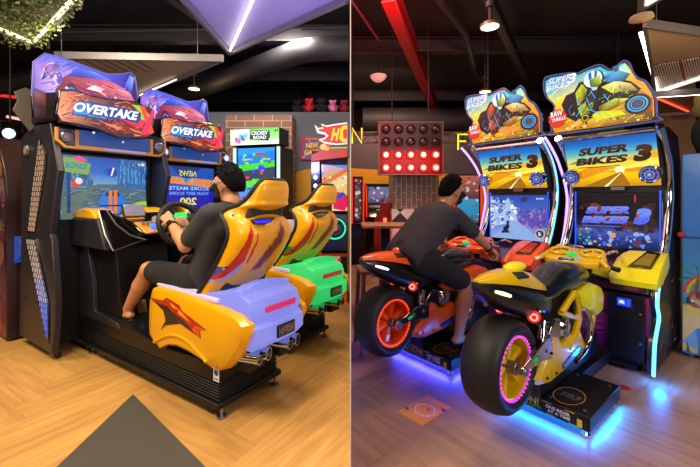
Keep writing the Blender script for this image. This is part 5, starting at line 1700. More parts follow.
def person(name_label, base, rz, off, J, lo, hi, h, mirror_watch, face_dir, head_tilt, foot_dir, grp=None, shoe='sock'):
    P = thing('person', name_label, 'person', base, rz)
    off = Vector(off)
    j = {k: Vector(v) - off for k, v in J.items()}
    lo, hi = Vector(lo) - off, Vector(hi) - off
    B = Body(lo, hi, h)
    f = Vector(face_dir).normalized()
    u = Vector(head_tilt).normalized()
    s = f.cross(u).normalized()
    u = s.cross(f).normalized()
    H = j['head']
    up = (j['chest'] - j['pelvis']).normalized()
    side = (j['shR'] - j['shL']).normalized()
    # trunk
    for o in (-.07, .07):
        B.cap(j['pelvis'] + side * o, j['chest'] + side * o * 1.15, .098, .105, .05)
    B.cap(j['shL'] * .82 + j['shR'] * .18, j['shR'] * .82 + j['shL'] * .18, .062, .062, .05)
    B.cap(j['chest'] + up * .06, j['neck'], .075, .052, .05)
    B.cap(j['neck'], H - u * .05 - f * .012, .052, .050, .02)
    # head
    B.ball(H + u * .018 - f * .008, (.080, .088, .098), .02)
    B.cap(H - u * .01 + f * .02, H - u * .075 + f * .045, .062, .036, .03)
    B.cap(H + f * .085 + u * .005, H + f * .100 - u * .028, .008, .013, .012)
    B.cap(H + f * .072 + u * .03 - s * .03, H + f * .072 + u * .03 + s * .03, .012, .012, .012)
    for q in (-1, 1):
        B.cap(H + s * q * .078 - f * .012 + u * .015, H + s * q * .080 - f * .004 - u * .022, .014, .010, .006, (s, .6))
    # arms and legs
    for q in 'LR':
        B.cap(j['sh' + q], j['el' + q], .050, .040, .03)
        B.cap(j['el' + q], j['el' + q] * .55 + j['wr' + q] * .45, .041, .039, .012)
        B.cap(j['el' + q] * .55 + j['wr' + q] * .45, j['wr' + q], .039, .026, .012)
        hd = j['kn' + q + 'h'] if ('kn' + q + 'h') in j else None
        hand(B, j['wr' + q], J['hd' + q], J['hn' + q], 1 if q == 'L' else -1)
        B.cap(j['hip' + q], j['knee' + q], .088, .058, .03)
        B.cap(j['knee' + q], j['knee' + q] * .62 + j['ank' + q] * .38, .056, .056, .02)
        B.cap(j['knee' + q] * .62 + j['ank' + q] * .38, j['ank' + q], .056, .036, .02)
        fd = Vector(foot_dir)
        B.cap(j['ank' + q] - fd * .04 - Vector((0, 0, .045)), j['ank' + q] + fd * .16 - Vector((0, 0, .060)), .034, .028, .03, ((0, 0, 1), .8))
    B.build('body', skin, P)
    # shirt
    C = Body(lo, hi, h)
    g = .013
    for o in (-.07, .07):
        C.cap(j['pelvis'] + side * o - up * .02, j['chest'] + side * o * 1.15, .100 + g, .105 + g, .05)
    C.cap(j['shL'] * .82 + j['shR'] * .18, j['shR'] * .82 + j['shL'] * .18, .062 + g, .062 + g, .05)
    C.cap(j['chest'] + up * .06, j['neck'], .075 + g * .8, .052 + .004, .04)
    for q in 'LR':
        e = j['sh' + q] * .28 + j['el' + q] * .72
        C.cap(j['sh' + q], e, .052 + g, .052 + g, .03)
    C.cut(j['neck'] + up * .012, (j['neck'] - j['chest']))
    C.cut(j['pelvis'] - up * .09, -up)
    for q in 'LR':
        pass
    C.build('t_shirt', cloth_black, P)
    D = Body(lo, hi, h)
    for q in 'LR':
        e = j['hip' + q] * .16 + j['knee' + q] * .84
        D.cap(j['hip' + q], e, .088 + .016, .082, .03)
    D.cap(j['hipL'], j['hipR'], .10 + .012, .10 + .012, .05)
    D.cap(j['pelvis'] + side * .05, j['pelvis'] - side * .05, .110, .110, .05)
    for q in 'LR':
        D.cut(j['hip' + q] * .08 + j['knee' + q] * .92 + (j['knee' + q] - j['hip' + q]) * .05 + (Vector((0, 0, 0))), (j['knee' + q] - j['hip' + q])) if False else None
    D.build('shorts', cloth_shorts, P)
    # hair
    E_ = Body(H - Vector((.16, .16, .16)), H + Vector((.16, .16, .19)), .0045)
    E_.ball(H + u * .024 - f * .016, (.092, .098, .112), .02)
    E_.ball(H - u * .015 - f * .045, (.075, .068, .075), .03)
    rr = random.Random(2)
    for i in range(150):
        a, b = rr.uniform(0, 6.28), rr.uniform(.05, 1.25)
        dv = s * math.cos(a) * math.sin(b) + f * math.sin(a) * math.sin(b) + u * math.cos(b)
        c0 = H + u * .022 - f * .012 + Vector((dv.x * .088, dv.y * .095, dv.z * .106))
        E_.cap(c0, c0 + (dv * .8 + f * .25 + u * .25) * .017, .0105, .005, .0035)
    E_.cut(H + u * .056 + f * .058, f * .74 - u * .67)
    E_.cut(H - u * .055, -u)
    E_.build('hair', hair_mat, P)
    # mask, ear loops, glasses, eyes, brows
    M = Body(H - Vector((.16, .16, .16)), H + Vector((.16, .16, .16)), .005)
    M.cap(H - u * .012 + f * .026, H - u * .072 + f * .050, .066, .041, .03)
    M.cap(H + f * .085 - u * .002, H + f * .105 - u * .030, .012, .017, .02)
    M.cut(H + u * .002 + f * .05, u * .95 - f * .1)
    M.cut(H + f * .012 - u * .04, -f * .9 + u * .25)
    mk = M.build('face_mask', mat('black_mask', '#0f0f12', .8, bump=.2), P)
    for q in (-1, 1):
        MB().tube([H + s * q * .062 + f * .035 - u * .012, H + s * q * .080 - f * .010 + u * .012, H + s * q * .082 - f * .022 - u * .004, H + s * q * .058 + f * .03 - u * .055], .0022, 5).build('ear_loop', mat('black_mask', '#0f0f12', .8), mk)
    for q in (-1, 1):
        ec = H + s * q * .032 + f * .074 + u * .016
        MB().ell(ec, .0125, 12).build('eye', mat('eye_white', '#d8d4cc', .25), P)
        MB().ell(ec + f * .0085, .0058, 10).build('pupil', mat('pupil', '#120c08', .1), P)
        MB().tube([ec + u * .020 - s * .018 + f * .003, ec + u * .024 + f * .006, ec + u * .020 + s * .018 + f * .003], .004, 6, flat=.6).build('eyebrow', hair_mat, P)
    gl = MB().tube([H + f * .096 + u * .014 - s * .008, H + f * .098 + u * .018, H + f * .096 + u * .014 + s * .008], .0022, 6).build('glasses', steel, P)
    for q in (-1, 1):
        c0 = H + s * q * .034 + f * .092 + u * .012
        MB().tube([c0 + s * .026 * math.cos(t) + u * .018 * math.sin(t) for t in [2 * PI * k / 20 for k in range(20)]], .0022, 6, closed=True).build('lens_rim', steel, gl)
        MB().tube([c0 + s * q * .026, H + s * q * .082 + f * .03 + u * .018, H + s * q * .084 - f * .02 + u * .014], .0020, 6).build('temple_arm', steel, gl)
    # watch
    q = mirror_watch
    w0 = j['wr' + q] * .88 + j['el' + q] * .12
    ax = (j['wr' + q] - j['el' + q]).normalized()
    wt = MB().torus(w0, ax, .033, .006, 24, 8, flat=2.2).build('wristwatch', rubber, P)
    nn = -Vector(J['hn' + q]).normalized()
    nn = (nn - ax * nn.dot(ax)).normalized()
    MB().cyl(w0 + nn * .032, nn, .020, .010, 18).build('watch_case', black_gloss, wt)
    # sandals / shoes
    for q in 'LR':
        fd = Vector(foot_dir)
        a0, a1 = j['ank' + q] - fd * .075, j['ank' + q] + fd * .20
        z = -.094
        sd = fd.cross(Vector((0, 0, 1))).normalized()
        ol = [(-.03, 0), (.0, -.034), (.10, -.036), (.20, -.046), (.255, -.03), (.275, 0), (.255, .03), (.20, .046), (.10, .036), (.0, .034)]
        ol = smooth_path(ol + [ol[0]], 3)[:-1]
        bt = [a0 + fd * (x + .02) + sd * y for x, y in ol]
        so = MB().loft([[p + Vector((0, 0, z)) for p in bt], [p + Vector((0, 0, z + .022)) for p in bt]]).build('sandal', rubber, P, .004)
        if shoe == 'strap':
            st = []
            for t in range(9):
                th = PI * t / 8
                st.append(j['ank' + q] + fd * .085 + sd * (.043 * math.cos(th)) + Vector((0, 0, -.085 + .050 * math.sin(th))))
            MB().tube(st, .018, 8, flat=.35).build('sandal_strap', rubber, so)
        else:
            st = []
            for t in range(9):
                th = PI * t / 8
                st.append(j['ank' + q] + fd * .10 + sd * (.044 * math.cos(th)) + Vector((0, 0, -.088 + .056 * math.sin(th))))
            MB().tube(st, .034, 8, flat=.3).build('sandal_strap', rubber, so)
    return P

driver = dict(pelvis=(.24, .36, .76), chest=(.24, .20, 1.10), neck=(.24, .17, 1.27), head=(.235, .215, 1.395),
              shL=(.065, .19, 1.195), shR=(.415, .19, 1.195), elL=(.03, .38, .985), elR=(.45, .40, .985),
              wrL=(.085, .635, 1.125), wrR=(.395, .635, 1.10),
              hipL=(.145, .42, .73), hipR=(.335, .42, .73), kneeL=(.055, .86, .775), kneeR=(.37, .88, .78),
              ankL=(.075, 1.20, .43), ankR=(.34, 1.2, .43),
              hdL=(-.02, .75, .55), hnL=(.75, .35, -.45), hdR=(.02, .75, .55), hnR=(-.75, .35, -.45))
person('masked person in dark grey T-shirt and black shorts gripping a steering wheel', Lw(.24, .4), L_RZ, (.24, .4, 0), driver,
       (-.12, -.02, .26), (.60, 1.42, 1.62), .0072, 'L', (-.62, .8, -.03), (0, .0, 1), (.0, .98, -.05))
rider = dict(pelvis=(-1.19, -.12, .885), chest=(-1.175, .17, 1.12), neck=(-1.16, .30, 1.235), head=(-1.15, .40, 1.36),
             shR=(-.995, .22, 1.165), shL=(-1.345, .24, 1.165), elR=(-.945, .45, .985), elL=(-1.43, .47, .985),
             wrR=(-.955, .655, .865), wrL=(-1.42, .665, .865),
             hipR=(-1.085, -.06, .83), hipL=(-1.295, -.06, .83), kneeR=(-.985, .36, .615), kneeL=(-1.40, .36, .615),
             ankR=(-.99, .26, .225), ankL=(-1.40, .26, .225),
             hdR=(-.02, .85, -.5), hnR=(-.05, .30, -.95), hdL=(.02, .85, -.5), hnL=(.05, .30, -.95))
person('masked person in dark grey T-shirt and black shorts leaning forward on a motorcycle', Rw(-1.19, 0), R_RZ, (-1.19, 0, 0), rider,
       (-1.55, -.32, .08), (-.82, .84, 1.60), .0072, 'R', (.62, .8, -.10), (0, .08, 1), (.06, .99, 0), shoe='strap')

# ------------------------------------------------------------------ other games and furnishings of the left hall
def frame_thing(name, label, cat, p, deg, group=None):
    return thing(name, label, cat, p, math.radians(deg), group)

# tall video game with a block-built road crossing on its screen
T = frame_thing('video_game_cabinet', 'tall video game with green lit header and blue road crossing screen before the brick pier', 'arcade machine', (-1.33, 5.12, 0), -15)
MB().box(-.37, .37, .0, .45, .04, 2.03).build('cabinet_body', black, T, .01)
MB().box(-.37, .37, -.10, .45, .04, .86).build('control_pedestal', dark_panel, T, .02)
sc = MB().box(-.30, .30, -.012, .0, .92, 2.02).build('screen', black_gloss, T)
a = Art((-.29, -.0135, .93), (1, 0, 0), Y3)
w, h = .58, 1.08
a.rect(0, 0, w, h, '#2a60c8')
a.grad(0, h * .55, w, h, [(0, '#2a8ae0'), (1, '#2468c8')])
rows = [(.93, 1.0, '#3090e8'), (.80, .93, '#2878d8'), (.72, .80, '#48c838'), (.58, .72, '#38405c'), (.50, .58, '#58d040'), (.30, .50, '#3a90e8'), (.22, .30, '#48c038'), (.08, .22, '#3a4468'), (0, .08, '#4cc838')]
for r0, r1, c in rows:
    a.k -= .6
    a.poly([(0, h * (r0 - .03)), (w, h * (r0 + .03)), (w, h * (r1 + .03) if r1 < 1 else h), (0, h * (r1 - .03) if r1 < 1 else h)] if r0 > 0 else [(0, 0), (w, 0), (w, h * (r1 + .03)), (0, h * (r1 - .03))], c)
rr = random.Random(9)
for i in range(70):
    x, y = rr.uniform(.02, w - .1), rr.uniform(.02, h - .06)
    r = y / h
    c = rr.choice(['#8a4a78', '#a86890', '#6a3868']) if .28 < r < .48 else (rr.choice(['#d04038', '#5060e0', '#f0f0f0', '#3c48c8']) if .58 < r < .7 or .08 < r < .2 else rr.choice(['#2c9428', '#48b830', '#70e048']))
    ww, hh = (rr.uniform(.06, .14), .024) if .28 < r < .48 else (rr.uniform(.03, .06), rr.uniform(.025, .05))
    a.k -= .95
    a.poly([(x, y), (min(x + ww, w), y + .004), (min(x + ww, w), y + hh), (x, y + hh)], c)
a.rect(w * .48, h * .90, w * .72, h * .93, '#c83040')
a.text('CREDITS 2', w * .12, h * .84, w * .3, h * .02, '#f0e040')
a.text('TOP 88', w * .68, h * .84, w * .2, h * .02, '#f0e040')
a.poly([(w * .55, h * .70), (w * .74, h * .71), (w * .74, h * .76), (w * .6, h * .78), (w * .55, h * .74)], '#3c48d8')
a.build('game_picture', printed('bright_screen', 1.45, .12, .1, 40), sc)
for x in (-.345, .345):
    MB().box(x - .022, x + .022, -.02, .0, .90, 2.02).build('side_light', glow('mint_white', '#d8fff0', 1.05), T)
hd = MB().box(-.385, .385, -.06, .25, 2.045, 2.28).build('header', black, T, .006)
a = Art((-.38, -.0615, 2.05), (1, 0, 0), Y3)
a.grad(0, 0, .76, .225, [(0, '#e8ffd8'), (.4, '#a8e890'), (1, '#58d048')])
a.grad(0, 0, .3, .225, [(0, '#f0ffe8'), (1, '#e0f8d8')], False)
a.poly([(.30, .0), (.76, .0), (.76, .07), (.34, .03)], '#e8fff0')
for x, y, c in ((.06, .10, '#f8f8f8'), (.10, .07, '#e87070'), (.17, .11, '#48c8e0'), (.21, .09, '#7050c0'), (.24, .12, '#60d8f0'), (.14, .05, '#b080d8')):
    a.poly([(x - .03, y - .03), (x + .03, y - .028), (x + .03, y + .045), (x - .03, y + .04)], c)
a.poly([(.31, .075), (.60, .045), (.63, .10), (.62, .19), (.33, .20)], '#20303c')
a.text('CROSSY', .335, .135, .26, .055, '#f4f6f8', 0, -.02, .03, .02, '#7c8890')
a.text('ROAD', .37, .075, .20, .05, '#f4f6f8', 0, -.02, .03, .02, '#7c8890')
a.rect(.70, .16, .72, .20, '#20303c'); a.rect(.735, .17, .75, .205, '#20303c')
a.build('header_artwork', printed('bright_print', 1.35), hd)
MB().box(-.30, .30, -.115, -.10, .70, .84).build('control_panel', glow('control_blue', '#2848c0', .5), T)

# flame-logo racing game tight against the partition
T = thing('toy_car_racing_cabinet', 'orange toy car racing game with flame logo sign and white dotted light column', 'arcade machine', (-.012, 4.45, 0))
MB().box(-.47, -.02, .0, .55, .0, .62).build('plinth', mat('orange_laminate', '#e0581c', .35), T, .01)
MB().box(-.47, -.02, .08, .55, .62, 1.90).build('cabinet_body', black, T, .01)
MB().loft([[(-.465, y, z) for y, z in ((-.05, 1.74), (-.05, 1.82), (.3, 1.9), (.3, 1.74))], [(-.30, y, z) for y, z in ((-.05, 1.77), (-.05, 1.90), (.3, 1.94), (.3, 1.77))], [(-.02, y, z) for y, z in ((-.05, 1.80), (-.05, 1.93), (.3, 1.96), (.3, 1.80))]]).build('orange_canopy', mat('orange_laminate', '#e0581c', .35), T, .006)
lc = MB().box(-.47, -.36, .0, .09, .62, 1.76).build('light_column', black_gloss, T, .006)
for i in range(9):
    MB().ell((-.415, -.002, 1.66 - i * .105), (.026, .012, .030), 14).build('column_light', glow('white_green_light', '#e8fff0', 1.4), lc)
sc = MB().box(-.345, -.02, .03, .08, 1.13, 1.72).build('screen', black_gloss, T)
a = Art((-.335, .0285, 1.14), (1, 0, 0), Y3)
w, h = .312, .57
a.grad(0, 0, w, h, [(0, '#f0d890'), (.5, '#f0c070'), (.8, '#e8a860'), (1, '#c8b0d8')])
a.poly([(0, h * .5), (w, h * .82), (w, h * .60), (0, h * .25)], '#f4d8a0')
a.poly([(0, h * .62), (w, h * .95), (w, h * .86), (0, h * .52)], '#e87838')
a.poly([(w * .3, h), (w, h), (w, h * .9)], '#7090e0')
a.poly([(w * .45, h * .05), (w * .9, h * .0), (w, h * .1), (w, h * .34), (w * .62, h * .42), (w * .45, h * .28)], '#e81858')
a.poly([(w * .55, h * .30), (w * .8, h * .42), (w * .95, h * .36), (w * .7, h * .24)], '#2050c0')
a.blobs(24, 0, h * .42, w, h * .98, .006, .02, ['#58a0d8', '#e84860', '#f8f0d0', '#60c060', '#e89040'], 4)
a.build('game_picture', art_screen, sc)
dp = MB().prism([(-.10, .66), (.05, .66), (.08, 1.12), (.0, 1.10), (-.12, .80)], 'x', -.36, -.02).build('dashboard', mat('navy_plastic', '#101c48', .3), T, .01)
rg = MB().torus((-.17, -.11, .93), (0, -.9, .35), .10, .020, 32, 8).build('steering_wheel', rubber, T)
MB().torus((-.17, -.115, .93), (0, -.9, .35), .125, .009, 32, 8).build('wheel_light_ring', glow('teal_ring', '#18e8a0', 1.6), T)
MB().cyl((-.17, -.10, .93), (0, -.9, .35), .035, .02, 16).build('wheel_hub', gold_yellow, rg)
for x0, x1 in ((-.36, -.22), (-.10, -.025)):
    MB().box(x0, x1, -.008, .0, .16, .58).build('speaker_panel', black, T, .004)
a = Art((-.14, -.001, .16), (0, 0, -1), (1, 0, 0))
T2 = a
a.text('NITRO', -.42, -.045, .34, .07, '#f0e8e0', 0, 0, .03)
a.build('plinth_lettering', art_matte, T)
sg = MB()
fl = [(-.425, 2.20), (-.375, 2.155), (-.32, 2.165), (-.345, 2.21), (-.28, 2.185), (-.17, 2.205), (-.022, 2.225), (-.022, 1.955), (-.16, 1.945), (-.30, 1.965), (-.37, 2.02), (-.31, 2.03), (-.27, 2.06), (-.31, 2.085), (-.39, 2.10)]
s_ = sg.prism(fl, 'y', -.06, .0).build('logo_sign', glow('white_edge', '#fff0e8', 1.1), T, .004)
a = Art((0, -.0612, 0), (1, 0, 0), Y3)
c0 = (-.2, 2.09)
def shrink(poly, k, c):
    return [(c[0] + (x - c[0]) * k, c[1] + (z - c[1]) * k) for x, z in poly]
a.poly([(-.405, 2.18), (-.37, 2.14), (-.31, 2.145), (-.33, 2.185), (-.27, 2.165), (-.17, 2.185), (-.024, 2.205), (-.024, 1.975), (-.16, 1.965), (-.29, 1.985), (-.35, 2.012), (-.30, 2.012), (-.25, 2.06), (-.29, 2.10), (-.36, 2.115)], '#e82a18')
a.text('H', -.225, 2.0, .085, .15, '#ffd400', .2, 0, .06)
a.poly([(-.118, 2.02), (-.085, 1.985), (-.024, 1.98), (-.024, 2.02), (-.07, 2.03), (-.075, 2.12), (-.05, 2.14), (-.024, 2.14), (-.024, 2.185), (-.06, 2.185), (-.10, 2.16)], '#ffd400')
a.build('logo_lettering', art_lit, s_)
tp = MB().prism([(-.38, 1.87), (-.02, 1.90), (-.02, 1.97), (-.20, 1.96), (-.31, 1.975), (-.37, 1.93)], 'y', -.055, -.01).build('topper_board', glow('topper_orange', '#e87838', .6), T, .003)
a = Art((0, -.0562, 0), (1, 0, 0), Y3)
a.circ(-.315, 1.925, .038, '#e8c860'); a.circ(-.27, 1.905, .028, '#f0b040')
a.poly([(-.24, 1.91), (-.02, 1.92), (-.02, 1.965), (-.2, 1.955)], '#384028')
a.poly([(-.24, 1.905), (-.02, 1.91), (-.02, 1.925), (-.22, 1.92)], '#98d020')
a.build('topper_artwork', art_lit, tp)

# poster on the display wall
T = thing('wall_sign', 'square red NEW GAME sign on the grey wall left of the flame logo', 'sign', (-.66, 6.19, 1.95))
bd = MB().box(-.19, .19, -.02, .005, .0, .40).build('sign_board', mat('red_board', '#a01c1c', .4), T, .004)
a = Art((-.185, -.0215, .005), (1, 0, 0), Y3)
a.rect(0, 0, .37, .39, '#b02020')
a.circ(.19, .19, .15, '#3a58a8'); a.circ(.19, .19, .12, '#c03028')
a.poly([(.02, .03), (.12, .12), (.06, .02)], '#e8a8a0'); a.poly([(.30, .33), (.35, .37), (.35, .30)], '#e8c040')
a.blobs(20, .02, .02, .35, .37, .008, .03, ['#e85040', '#7c1414', '#d89088', '#3c60b0'], 3)
a.text('NEW', .09, .20, .21, .085, '#ffd848', .1, .05, .04, .03, '#601010')
a.text('GAME', .06, .08, .27, .085, '#ffd848', .1, .05, .04, .03, '#601010')
a.text('PLAY NOW', .09, .345, .2, .028, '#f0d060')
a.build('sign_artwork', printed('dim_print', .7), bd)  # poster print given its own glow so it reads brighter

# cabinet with orange lettering at the far left
T = thing('monster_arcade_cabinet', 'dark arcade cabinet with orange lettering and rounded side at the left edge', 'arcade machine', Lw(-.30, 2.55), L_RZ)
po = smooth_path([(.0, .02), (-.0, .45), (.06, .98), (.03, 1.30), (.06, 1.50), (.16, 1.68), (.34, 1.83), (.56, 1.90), (.80, 1.92)], 5) + [(.80, .02)]
MB().prism(po, 'x', .0, .62).build('cabinet_body', mat('dark_wine_laminate', '#2c1618', .4), T, .008)
cb = T.children[-1]
a = Art((-.0012, 0, 0), (0, -1, 0), Y3)
a.warp = lambda x, y: (-x, y)
inn = [(.40 + (x - .40) * .97, 1.0 + (z - 1.0) * .985) for x, z in po]
a.poly(inn, '#5a2c28', ['#8a2c2c' if z < .5 else ('#7c3448' if z < 1.0 else '#4c3c34') for x, z in inn])
a.text('ORC', .10, 1.50, .46, .19, '#f09010', .2, -.12, .05, .03, '#402008')
a.text('REX', .04, 1.32, .50, .17, '#c08068', .2, -.12, .05, .03, '#402838')
a.blobs(70, .02, 1.0, .7, 1.36, .02, .08, ['#383c28', '#6a5c48', '#8c3c58', '#2c2420', '#a07838', '#c04878'], 6)
a.blobs(60, .02, .1, .7, .95, .02, .09, ['#a03434', '#7c2840', '#b04c48', '#58203c', '#c86848', '#3c4c78'], 7)
a.ring(.34, .80, .30, .34, '#c87850', k=.5)
a.circ(.20, .36, .09, '#c8a8a0', .13); a.circ(.17, .38, .05, '#3c2c30', .07); a.circ(.26, .24, .06, '#b89890')
a.poly([(.05, .1), (.10, .35), (.14, .12)], '#d83828')
a.build('side_artwork', printed('dim_print2', .32), cb)  # side print glows faintly in place of light falling on it
MB().prism([(.02, .70), (.02, .95), (-.14, .92), (-.14, .80)], 'x', .05, .57).build('control_deck', glow('deck_blue', '#1c58c8', .5), T, .01)

# dark floor mat
T = MB().prism([(-1.432, 2.376), (-1.40, 1.30), (-.20, 1.30)], 'z', .0, .006)
o = T.build('floor_mat', mat('dark_grey_mat', '#4a4542', .7, 0, .06, 20), None)
tag(o, 'pointed dark grey floor mat in the foreground of the left hall', 'mat')

# pale tub chair glimpsed between the two racing seats
T = thing('tub_chair', 'pale grey tub chair half hidden between the two yellow racing seats', 'chair', (-.80, 4.22, 0))
rings = []
for z, r in ((.42, .24), (.60, .29), (.85, .31), (1.0, .30), (1.06, .28)):
    rings.append([(r * math.cos(t), r * math.sin(t), z) for t in [PI * (.95 + 1.3 * k / 20) for k in range(21)]] + [((r - .03) * math.cos(t), (r - .03) * math.sin(t), z) for t in [PI * (.95 + 1.3 * k / 20) for k in range(20, -1, -1)]])
MB().loft(rings).build('backrest', mat('pale_grey_shell', '#c8c6c0', .4), T, .006)
MB().cyl((0, 0, .40), (0, 0, 1), .25, .07, 28).build('seat', mat('pale_grey_shell', '#c8c6c0', .4), T, .01)
MB().cyl((0, 0, .02), (0, 0, 1), .03, .38, 14).build('pedestal', steel, T)
MB().cyl((0, 0, 0), (0, 0, 1), .20, .02, 28).build('base', steel, T)

# plush toys along the top of the display wall
def plush(name, label, p, rz, col, col2, s=1.0):
    T = thing(name, label, 'soft toy', p, rz, 'soft toys on the wall ledge')
    m = mat('plush_' + col, col, .98, 0, .2, 60, bump=.4)
    m2 = mat('plush_' + col2, col2, .95, 0, .2, 60, bump=.4)
    MB().ell((0, 0, .10 * s), (.085 * s, .075 * s, .10 * s), 16).build('body', m, T)
    MB().ell((0, -.01, .235 * s), (.078 * s, .07 * s, .07 * s), 16).build('head', m, T)
    for q in (-1, 1):
        MB().ell((q * .06 * s, 0, .29 * s), (.03 * s, .018 * s, .03 * s), 10).build('ear', m, T)
        MB().ell((q * .095 * s, -.03, .13 * s), (.028 * s, .03 * s, .06 * s), 10).build('arm', m2, T)
        MB().ell((q * .055 * s, -.08 * s, .035 * s), (.035 * s, .06 * s, .035 * s), 10).build('leg', m2, T)
    MB().ell((0, -.07 * s, .22 * s), (.03 * s, .025 * s, .024 * s), 10).build('muzzle', m2, T)
plush('plush_toy', 'small black soft toy left of the red one on the wall ledge', (-.92, 6.3, 2.78), .2, '#1c1418', '#2a2024', .75)
plush('plush_toy', 'red soft toy between two black ones on the wall ledge', (-.715, 6.3, 2.78), -.1, '#d02838', '#8c1824', .85)
plush('plush_toy', 'black soft toy right of the red one on the wall ledge', (-.50, 6.3, 2.78), .1, '#18161c', '#1c1a24', .85)
plush('plush_toy', 'pink soft toy on the ledge of the grey wall', (-.30, 6.3, 2.78), .2, '#d878a0', '#b05078', .75)
plush('plush_toy', 'dark red soft toy by the partition on the wall ledge', (-.103, 6.3, 2.78), 0, '#8c1c30', '#5c1420', .75)

# ---- hung ceiling panels
frame_m = mat('grey_aluminium', '#8c8a90', .35, .6, .06, 10)
warm_led = glow('warm_led', '#fff0c8', 6.0)
cool_led = glow('cool_led', '#fff0e0', 6.5)
def panel(name, label, pts, z, under, depth=.10, leds=(), led_m=None, extra=None, hang=True):
    c = sum((Vector((p[0], p[1], 0)) for p in pts), Vector()) / len(pts)
    T = thing(name, label, 'ceiling panel', (c.x, c.y, z))
    P2 = [(p[0] - c.x, p[1] - c.y) for p in pts]
    MB().prism(P2, 'z', depth * .62, depth * .9).build('panel_board', under, T)
    n = len(P2)
    for i in range(n):
        a_, b_ = Vector((*P2[i], depth / 2)), Vector((*P2[(i + 1) % n], depth / 2))
        d = (b_ - a_)
        s = d.normalized().cross(Vector((0, 0, 1)))
        MB().obox((a_ + b_) / 2, d / 2 + d.normalized() * .01, s * .018, (0, 0, depth / 2)).build('frame_bar', frame_m, T, .003)
    for (x0, y0, x1, y1, w_) in leds:
        a_, b_ = Vector((x0 - c.x, y0 - c.y, .018)), Vector((x1 - c.x, y1 - c.y, .018))
        d = b_ - a_
        s = d.normalized().cross(Vector((0, 0, 1)))
        MB().obox((a_ + b_) / 2, d / 2, s * w_, (0, 0, .008)).build('light_strip', led_m or warm_led, T)
    for i in range(min(n, 3)):
        q = Vector((*P2[i], 0)) * .8
        MB().tube([(q.x, q.y, depth * .7), (q.x, q.y, CZ - z)], .004, 6).build('suspension_wire', steel, T)
    return T, c

# (a) panel planted with artificial leaves
A_ = [(-3.34, 3.81), (-3.40, 3.36), (-3.2, 2.2), (-1.9, 2.35), (-2.17, 2.91)]
Tg, c = panel('planted_ceiling_panel', 'hanging ceiling panel covered with green leaves and warm light strips', A_, 2.9, mat('moss_board', '#2c3418', .9), .12,
              [(-3.30, 3.76, -3.36, 3.36, .016), (-3.30, 3.76, -2.17, 2.86, .016)], glow('warm_led2', '#ffe0a0', 5.0))
leaf = MB()
rr = random.Random(14)
def inpoly(x, y):
    return inside((x, y), A_)
cnt = 0
while cnt < 1500:
    x, y = rr.uniform(-3.45, -1.9), rr.uniform(2.2, 3.8)
    if not inpoly(x, y):
        continue
    cnt += 1
    z = -rr.uniform(-.01, .10) ** 1 if True else 0
    L_ = rr.uniform(.02, .045)
    dv = Vector((rr.uniform(-1, 1), rr.uniform(-1, 1), rr.uniform(-1, .3))).normalized()
    sv = dv.cross(Vector((rr.uniform(-1, 1), rr.uniform(-1, 1), rr.uniform(-1, 1)))).normalized()
    p = Vector((x - c.x, y - c.y, z))
    pv = dv.cross(sv) * L_ * .22
    leaf.add([p, p + dv * L_ * .5 + sv * L_ * .34 + pv * .5, p + dv * L_, p + dv * L_ * .5 - sv * L_ * .34 + pv * .5, p + dv * L_ * .5 - pv], [(0, 1, 4), (1, 2, 4), (2, 3, 4), (3, 0, 4)], rr.choice([0, 0, 1, 1, 2]))
o = leaf.build('artificial_leaves', [mat('leaf_dark', '#5c7a34', .7), mat('leaf_mid', '#7c9048', .7), mat('leaf_pale', '#b0ac78', .7)], Tg, smooth=False, clean=False)
o['kind'] = 'stuff'

# (b) violet-lit fabric panel
B_ = [(-1.43, 4.28), (-1.455, 2.7), (-.03, 2.7), (-.03, 3.14)]
panel('fabric_ceiling_panel', 'hanging violet lit fabric ceiling panel with one pale light line', B_, 3.0, mat('violet_fabric', '#a8a4d8', .8, 0, .10, 30, bump=.2), .10,
      [(-1.40, 4.20, -.78, 3.0, .008)], cool_led)
lamp('violet_wash', 'AREA', (-.7, 1.9, 1.9), 26, '#a098ff', .3, aim=(-.75, 3.2, 3.0))  # unseen lamp added to light the fabric panel violet
lamp('panel_wash', 'AREA', (-2.6, 3.2, 2.6), 7, '#ffe8c8', .4, aim=(-2.9, 5.0, 3.0))  # unseen lamp without fixture, lights the beige panel from below
lamp('leaf_wash', 'AREA', (-2.3, 1.8, 2.2), 4, '#fff0d0', .4, aim=(-2.7, 2.9, 2.9))  # unseen lamp without fixture, lights the leaves from below
# (c) beige triangular panel
C_ = [(-1.60, 4.50), (-3.70, 4.40), (-4.6, 5.2), (-3.53, 6.06)]
T, c = panel('beige_ceiling_panel', 'hanging beige triangular ceiling panel with bright edge above the racing signs', C_, 3.0, mat('beige_board', '#b09a80', .7, 0, .05, 8), .09,
      [(-1.66, 4.55, -3.5, 6.02, .013), (-3.62, 4.52, -4.4, 5.15, .013)], cool_led)
for i in range(9):
    x0 = -3.75 + .13 * i
    MB().obox((x0 - c.x, 4.72 - c.y + .05 * (i % 2), .052), (.018, .24, 0), (-.012, .001, 0), (0, 0, .004)).build('shadow_groove', mat('brown_groove', '#6c5848', .8), T)
